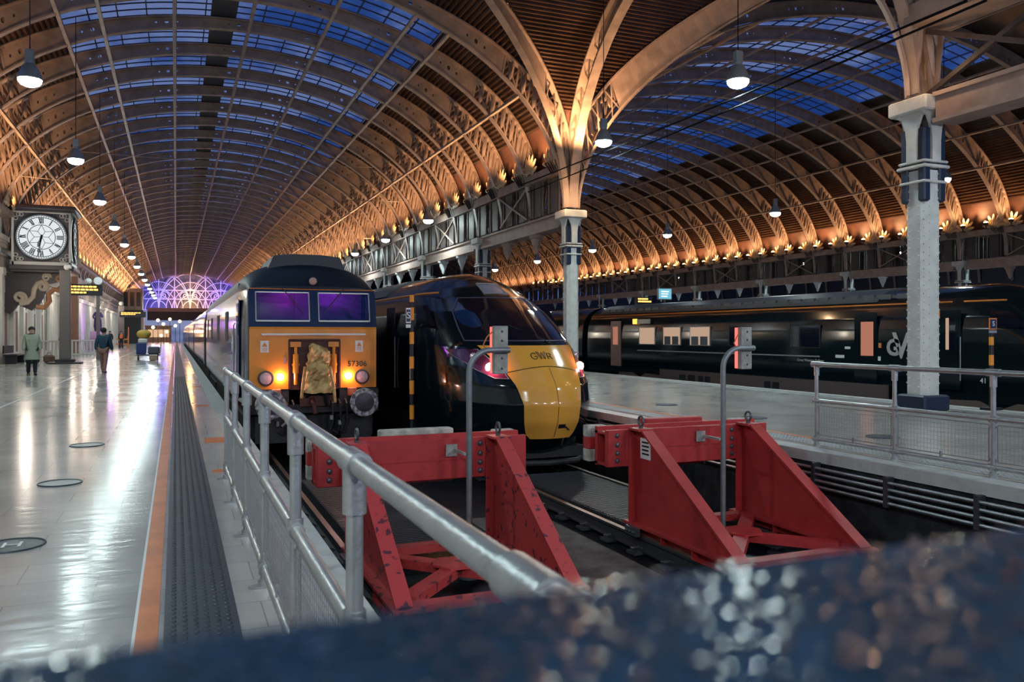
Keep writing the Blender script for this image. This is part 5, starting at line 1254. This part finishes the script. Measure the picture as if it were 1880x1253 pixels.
MB().cbox((-.8, -.6, 0), (.8, .6, 1.0), .05).cbox((-.6, -.45, 1.0), (.6, .45, 1.7), .03).build('pedestal', STONE, t)
STATUE_AT = t
lamp('statue_light', 'POINT', (-5.6, 82.2, 2.6), 180, (.5, .15, 1.0), .4)
t = thing('luggage_trolley', 'loaded platform trolley with blue box and yellow sack beside the orange line far ahead', 'trolley', (-1.55, 50.3, 0))
MB().cbox((-.55, -.5, .25), (.75, .5, .32), .02).build('deck', BLACKP, t)
for x in (-.4, .6):
    for y in (-.4, .4): MB().cyl((x - .03, y, .12), (x + .03, y, .12), .12, n=12).build('wheel', BLACKP, t)
MB().cbox((-.5, -.4, .32), (0, .4, .95), .03).build('blue_box', mat('box_blue', (.02, .05, .22), .5), t); MB().cbox((.1, -.4, .32), (.7, .4, .75), .06).build('grey_crate', mat('crate_grey', (.10, .12, .14), .6), t)
MB().cbox((-.4, -.35, .95), (.1, .35, 1.2), .05).build('white_sack', WHITE, t); MB().ball((-.12, 0, 1.45), .38, 12, 8, (1, .8, .68)).build('yellow_sack', mat('sack_yellow', (.62, .40, .07), .7), t, True)
MB().tube([(.72, -.4, .3), (.78, -.4, 1.0), (.78, .4, 1.0), (.72, .4, .3)], .025, 8).build('push_handle', STEEL, t)
t = thing('waste_bin', 'small white-lidded peach box on the floor beside the platform trolley', 'box', (-1.15, 48.9, 0)); MB().cbox((-.2, -.15, 0), (.2, .15, .3), .05).build('box_body', mat('box_peach', (.6, .42, .30), .6), t); MB().cbox((-.21, -.16, .27), (.21, .16, .33), .02).build('box_lid', WHITE, t)
t = thing('safety_barrier', 'orange folding barrier beside the person in the orange vest', 'barrier', (-4.6, 93.5, 0))
OB2 = mat('barrier_orange', (.85, .28, .06), .5)
for y in (0, 1.0): MB().b2((-.05, y - .04, 0), (.05, y + .04, 2.2 if y else 1.3)).build('barrier_post', OB2, t)
MB().b2((-.03, 0, .9), (.03, 1, 1.05)).b2((-1.1, -.03, .85), (0, .03, 1.0)).b2((-1.1, -.03, .35), (0, .03, .5)).build('barrier_rail', OB2, t)
# covers set into the floor
COV2 = mat('cover_pale', (.17, .18, .18), .4, 0, .2, 30)
COV = mat('cover_grey', (.05, .06, .07), .45, .3, .2, 30)
for i, (px, py, rr, ch) in enumerate(((22, 1003, .20, 'H'), (110, 888, .19, ''), (160, 818, .20, ''))):
    Z = 1.45 * F / (py - HZ); X = (px - CX) / F * Z; L = X * CT + Z * ST; Y = -X * ST + Z * CT
    t = thing('floor_cover', '%s round dark cover set in the tiled floor%s' % (ORD[i], ' marked H' if ch else ''), 'floor cover', (L, Y, 0))
    MB().cyl((0, 0, 0), (0, 0, .004), rr, n=32).build('cover_plate', COV if ch else COV2, t); MB().tube([(rr * math.cos(2 * PI * k / 32), rr * math.sin(2 * PI * k / 32), .004) for k in range(33)], .008, 5).build('cover_rim', COV, t)
    if ch: text('lettering', 'H', .2, (0, 0, .008), (0, 0, 0), WHITE, t, .001)
for i, (px, py) in enumerate(((1224, 744), (1384, 768), (1620, 803))):
    Z = 1.45 * F / (py - HZ); X = (px - CX) / F * Z; L = X * CT + Z * ST; Y = -X * ST + Z * CT
    t = thing('floor_cover', '%s round cover in the island platform floor' % ORD[i], 'floor cover', (L, Y, 0))
    MB().cyl((0, 0, 0), (0, 0, .004), .22, n=24).build('cover_plate', COV, t); MB().tube([(.22 * math.cos(2 * PI * k / 24), .22 * math.sin(2 * PI * k / 24), .004) for k in range(25)], .008, 5).build('cover_rim', COV, t)
# conduits along the island platform edge
t = thing('conduit_run', 'bundle of grey conduits clipped below the coping of the island platform', 'conduit', (EDGE_R, 3, -.4))
for k in range(4): MB().tube([(-.08, 0, .22 - k * .075), (-.08, 18, .22 - k * .075)], .018, 6).build('conduit_pipe', STEEL, t)
for k in range(16): MB().b2((-.11, .4 + k * 1.1, -.05), (0, .45 + k * 1.1, .28)).build('conduit_clip', IRON_DARK, t)
# ================================================================== SIGNS ABOVE THE DARK TRAIN
def rc(px, py, L): Y = y_on(px, L); return (L, Y, z_at(py, L, Y))
t = thing('platform_screen', 'bright information screen on a post above the long dark train', 'screen', (23.2, y_on(1221, 23.2), 0)); zc = z_at(540, 23.2, t.location.y)
MB().cbox((-.42, 0, zc - .3), (.42, .12, zc + .3), .02).build('screen_case', SILVER, t); MB().b2((-.37, -.008, zc - .25), (.37, 0, zc + .25)).build('screen_display', emat('screen_blue', (.12, .35, .45), 1.6), t)
for i in range(3): MB().b2((-.22, -.014, zc + .1 - .12 * i), (.22 - .05 * i, -.008, zc + .14 - .12 * i)).build('screen_text', emat('screen_white_text', (.8, .95, 1), 3), t)
MB().b2((-.05, .02, 0), (.05, .1, zc - .3)).build('screen_post', IRON_DARK, t)
Yb = y_on(1184, 23.0)
board(23.0, Yb, z_at(563, 23.0, Yb), .95, .5, 'small departure board with amber text behind the long dark train', [.7, .9], True)
# ================================================================== TIE CABLES
def cable(p0, p1, label, r=.016, sag=.15, m=CABLE):
    p0, p1 = Vector(p0), Vector(p1); t = MB(); c = (p0 + p1) / 2
    pts = [p0.lerp(p1, i / 16) - Vector((0, 0, sag * 4 * (i / 16) * (1 - i / 16))) for i in range(17)]
    o = t.tube([p - p0 for p in pts], r, 6).build('tie_cable', m); o.location = p0; tag(o, label, 'cable')
cable((11.5, 9.16, 6.7), (12.6, 29.9, 7.35), 'upper black cable slung across the vault crossing to the far gutter', .022, .05)
cable((11.6, 8.9, 6.62), (12.6, 29.0, 6.95), 'lower black cable slung across the vault crossing to the far gutter', .022, .05)
cable((-8.0, 47, 10.9), (12.4, 47, 11.3), 'upper thin tie across the roof over the locomotive', .02, .3, IRON)
cable((-8.0, 47, 9.4), (12.9, 47, 9.3), 'lower thin tie across the roof over the locomotive', .02, .3, IRON)
cable((-8.0, 56, 8.2), (12.9, 56, 8.1), 'thin tie across the roof behind the clock', .02, .3, IRON)
# ================================================================== PEOPLE
def skin_mesh(name, pts, edges, radii, m, parent, sub=2):
    me = bpy.data.meshes.new(name); me.from_pydata(pts, edges, []); me.materials.append(m)
    o = bpy.data.objects.new(name, me); COL.objects.link(o); o.parent = parent
    md = o.modifiers.new('skin', 'SKIN'); md.use_smooth_shade = True
    for i, r in enumerate(radii):
        sv = me.skin_vertices[0].data[i]; sv.radius = r if isinstance(r, tuple) else (r, r); sv.use_root = (i == 0)
    s = o.modifiers.new('sub', 'SUBSURF'); s.levels = sub; s.render_levels = sub
    return o
SKIN = mat('skin_tone', (.50, .31, .23), .55)
def person(L, Y, rz, h, label, top, bottom, hair, walk=.0, longcoat=False, vest=None):
    t = thing('person', label, 'person', (L, Y, 0), rz); k = h / 1.75
    def V(*p): return tuple(q * k for q in p)
    w = walk
    J = {'pel': V(0, 0, .95), 'waist': V(0, 0, 1.12), 'chest': V(0, 0, 1.36), 'neck': V(0, 0, 1.48), 'hb': V(0, -.02, 1.54), 'head': V(0, -.03, 1.64), 'crown': V(0, -.01, 1.71)}
    for s, n in ((-1, 'l'), (1, 'r')):
        f = w * s
        J.update({n + 'hip': V(s * .09, 0, .90), n + 'knee': V(s * .10, -f * .6 - .02, .49), n + 'ank': V(s * .10, -f + (.0 if f >= 0 else .06), .08), n + 'toe': V(s * .11, -f - .15, .03), n + 'sh': V(s * .18, 0, 1.42), n + 'elb': V(s * .24, f * .35 + .03, 1.14), n + 'wri': V(s * .25, f * .7 - .06, .90), n + 'hand': V(s * .25, f * .75 - .08, .83)})
    keys = list(J); R = dict(pel=.14, waist=.13, chest=.15, neck=.06, hb=.075, head=.10, crown=.07)
    for n in 'lr': R.update({n + 'hip': .09, n + 'knee': .06, n + 'ank': .045, n + 'toe': .04, n + 'sh': .07, n + 'elb': .047, n + 'wri': .034, n + 'hand': .035})
    E = [('pel', 'waist'), ('waist', 'chest'), ('chest', 'neck'), ('neck', 'hb'), ('hb', 'head'), ('head', 'crown')]
    for n in 'lr': E += [('pel', n + 'hip'), (n + 'hip', n + 'knee'), (n + 'knee', n + 'ank'), (n + 'ank', n + 'toe'), ('chest', n + 'sh'), (n + 'sh', n + 'elb'), (n + 'elb', n + 'wri'), (n + 'wri', n + 'hand')]
    def sub(name, ks, ad, m, extra={}):
        ids = {q: i for i, q in enumerate(ks)}
        return skin_mesh(name, [J[q] for q in ks], [(ids[a], ids[b]) for a, b in E if a in ids and b in ids], [extra.get(q, (R[q] + ad)) * k for q in ks], m, t)
    b = sub('body', keys, 0, SKIN)
    fg = MB()
    for n, s in (('l', -1), ('r', 1)):
        hx, hy, hz = J[n + 'hand']
        for i in range(4): fg.tube([(hx, hy - .03 * k + i * .018 * k, hz), (hx - s * .012, hy - .035 * k + i * .018 * k, hz - .045 * k), (hx - s * .03, hy - .035 * k + i * .018 * k, hz - (.075 - .006 * abs(i - 1)) * k)], .009 * k, 6)
        fg.tube([(hx, hy - .03 * k, hz + .03 * k), (hx - s * .02, hy - .06 * k, hz), (hx - s * .025, hy - .06 * k, hz - .03 * k)], .010 * k, 6)
    fg.ball((0, -.125 * k, 1.62 * k), .018 * k, 6, 4, (.8, 1, 1.4))
    for s in (-1, 1): fg.ball((s * .098 * k, -.01 * k, 1.63 * k), .022 * k, 6, 4, (.4, .8, 1.3))
    fg.build('fingers_and_face', SKIN, b, True)
    sub('trousers', ['pel'] + [n + q for n in 'lr' for q in ('hip', 'knee', 'ank')], .022, bottom)
    sub('coat', ['waist', 'pel', 'chest', 'neck'] + [n + q for n in 'lr' for q in ('sh', 'elb', 'wri')], .03, top, {'waist': .19 if longcoat else .165, 'pel': .2 if longcoat else .16, 'neck': .07})
    if longcoat: MB().lathe([(.20 * k, 1.0 * k), (.235 * k, .75 * k), (.25 * k, .58 * k), (.2 * k, .58 * k)], (0, 0, 0), 16).build('coat_skirt', top, t, True)
    for n in 'lr': sub('shoe', [n + 'ank', n + 'toe'], .018, BLACKP)
    MB().ball((0, .01 * k, 1.67 * k), .118 * k, 14, 10, (.95, 1.0, .92)).build('hair', hair, t, True)
    if vest: MB().lathe([(.19 * k, 1.02 * k), (.2 * k, 1.2 * k), (.21 * k, 1.36 * k), (.12 * k, 1.47 * k)], (0, 0, 0), 16).build('safety_vest', vest, t, True)
    return t
BRZ = mat('bronze', (.10, .07, .13), .35, .5)
SP_ = [(0, 0, 2.72), (0, 0, 2.98), (0, 0, 3.3), (0, -.02, 3.52), (0, -.05, 3.68), (0, -.04, 3.80), (-.12, 0, 2.65), (-.15, -.06, 2.2), (-.15, 0, 1.76), (-.16, -.22, 1.73), (.12, 0, 2.65), (.16, -.12, 2.2), (.17, -.12, 1.76), (.18, -.34, 1.73), (-.25, 0, 3.36), (-.38, .04, 3.0), (-.2, -.25, 2.85), (.25, 0, 3.36), (.40, -.02, 3.02), (.25, -.30, 3.1)]
skin_mesh('bronze_figure', SP_, [(0, 1), (1, 2), (2, 3), (3, 4), (4, 5), (0, 6), (6, 7), (7, 8), (8, 9), (0, 10), (10, 11), (11, 12), (12, 13), (2, 14), (14, 15), (15, 16), (2, 17), (17, 18), (18, 19)], [.24, .22, .24, .09, .13, .11, .15, .12, .08, .07, .15, .12, .08, .07, .12, .09, .07, .12, .09, .07], BRZ, STATUE_AT)
MB().lathe([(.26, 1.70), (.34, 2.2), (.30, 2.75), (.24, 3.0), (.2, 3.0)], (0, .05, 0), 16).build('greatcoat', BRZ, STATUE_AT, True); MB().lathe([(.24, 3.83), (.22, 3.86), (.14, 3.88), (.13, 4.0), (.02, 4.02)], (0, -.04, 0), 14).build('hat', BRZ, STATUE_AT, True)
OLIVE = mat('coat_olive', (.34, .37, .27), .8, 0, .2, 30); DARKH = mat('hair_black', (.012, .012, .014), .6); TEAL = mat('coat_teal', (.012, .05, .085), .7); PINKT = mat('trousers_pink', (.28, .15, .12), .8); DARKT = mat('trousers_dark', (.015, .018, .025), .8)
person(-4.66, 32.8, .2, 1.70, 'person with black hair in a pale olive coat standing on the platform below the clock', OLIVE, DARKT, DARKH, .05, True)
person(-2.5, 34.1, PI - .2, 1.68, 'person in a dark teal jacket and dull pink trousers walking along the platform', TEAL, PINKT, DARKH, .22)
person(-5.2, 92.6, .5, 1.75, 'far person in an orange safety vest standing by the orange barrier', DARKT, DARKT, DARKH, .05, False, mat('vest_orange', (.85, .22, .06), .6))
person(-6.1, 90.8, 0, 1.75, 'far person in black standing left of the orange vest', DARKT, DARKT, DARKH, .1)
person(-6.2, 55.6, .4, 1.7, 'person in black leaning behind the short picket barrier by the tall post', DARKT, DARKT, DARKH, .05)
# ================================================================== FAR END OF THE STATION
WARMB = emat('warm_bulb', (1.0, .62, .32), 9)
rnd = random.Random(11)
for k, (px, py) in enumerate(((290, 590), (300, 597), (312, 588), (322, 600), (281, 603), (330, 592), (306, 611), (296, 618))):
    Yl = 150 + (k % 4) * 4; L = lat_ratio(px) * Yl; z = z_at(py, L, Yl)
    t = thing('lamp_standard', 'distant warm platform light beneath the footbridge', 'lamp post', (L, Yl, 0), group='distant lights beneath the footbridge')
    MB().cyl((0, 0, 0), (0, 0, z), .05, n=6).build('pole', IRON_DARK, t); MB().ball((0, 0, z + .15), .26, 8, 6).build('lamp_globe', WARMB, t)
    if k % 2 == 0: lamp('distant_light', 'POINT', (L, Yl - .6, z + .2), 110, (1, .55, .25), .3)
t = thing('kiosk', 'distant lit kiosk at the far end of the platform', 'kiosk', (-3.0, 164.5, 0)); MB().cbox((-2.2, 0, 0), (2.2, 3, 2.8), .05).build('kiosk_body', STONE, t); MB().b2((-1.8, -.02, .9), (1.8, 0, 2.3)).build('kiosk_window', emat('kiosk_glow', (1, .6, .35), .8), t); MB().cbox((-2.4, -.6, 2.8), (2.4, 3.1, 3.05), .03).build('kiosk_roof', STONE, t)
t = thing('signal_cabin', 'distant pale two-storey cabin by the wall below the lit end screen', 'building', (-6.3, 140, 0)); MB().cbox((-1.6, 0, 0), (1.6, 4, 5.2), .05).build('lower_storey', mat('shutter_dark', (.03, .04, .05), .5), t); MB().cbox((-1.5, .1, 5.2), (1.5, 4, 8.6), .05).build('upper_storey', STONE, t)
for x in (-.9, 0, .9): MB().b2((x - .3, .06, 5.8), (x + .3, .12, 8.0)).build('cabin_window', WINDK, t)
# orange-framed far end of the coaches
# ================================================================== LIGHT FROM THE DUSK SKY, CAMERA, VIEW
w = bpy.data.worlds.new('dusk'); sc.world = w; w.use_nodes = True; nt = w.node_tree; bg = nt.nodes['Background']
tc = nt.nodes.new('ShaderNodeTexCoord'); mp = nt.nodes.new('ShaderNodeMapping'); mp.inputs['Scale'].default_value = (2.2, 2.2, 5.5)
n = nt.nodes.new('ShaderNodeTexNoise'); n.inputs['Scale'].default_value = 2.2; n.inputs['Detail'].default_value = 7; n.inputs['Roughness'].default_value = .6
r = nt.nodes.new('ShaderNodeValToRGB')
r.color_ramp.elements[0].position = .40; r.color_ramp.elements[0].color = (.012, .05, .20, 1)
r.color_ramp.elements[1].position = .60; r.color_ramp.elements[1].color = (.22, .26, .44, 1)
e = r.color_ramp.elements.new(.49); e.color = (.035, .085, .27, 1)
nt.links.new(tc.outputs['Generated'], mp.inputs['Vector']); nt.links.new(mp.outputs['Vector'], n.inputs['Vector']); nt.links.new(n.outputs['Fac'], r.inputs['Fac']); nt.links.new(r.outputs['Color'], bg.inputs['Color'])
bg.inputs['Strength'].default_value = 1.0
cam = bpy.data.cameras.new('camera'); co = bpy.data.objects.new('camera', cam); COL.objects.link(co)
cam.clip_start = .02; co.location = (0, 0, CAMH); co.rotation_euler = (PI / 2, 0, -TH)
cam.sensor_width = 36; cam.lens = F / 1880 * 36; cam.shift_y = -(626.5 - HZ) / 1880
cam.clip_end = 600
cam.dof.use_dof = True; cam.dof.focus_distance = 9; cam.dof.aperture_fstop = 5.3
sc.camera = co
sc.view_settings.view_transform = 'Standard'; sc.view_settings.look = 'None'; sc.view_settings.gamma = 1; sc.view_settings.exposure = 0.0
try: sc.view_settings.use_curve_mapping = False
except Exception: pass
sc.cycles.use_denoising = True
try: sc.cycles.denoiser = 'OPENIMAGEDENOISE'
except Exception: pass
sc.cycles.max_bounces = 6; sc.cycles.diffuse_bounces = 3; sc.cycles.glossy_bounces = 3; sc.cycles.transparent_max_bounces = 8
sc.cycles.sample_clamp_indirect = 4.0; sc.cycles.caustics_reflective = False; sc.cycles.caustics_refractive = False
sc.cycles.use_light_tree = True
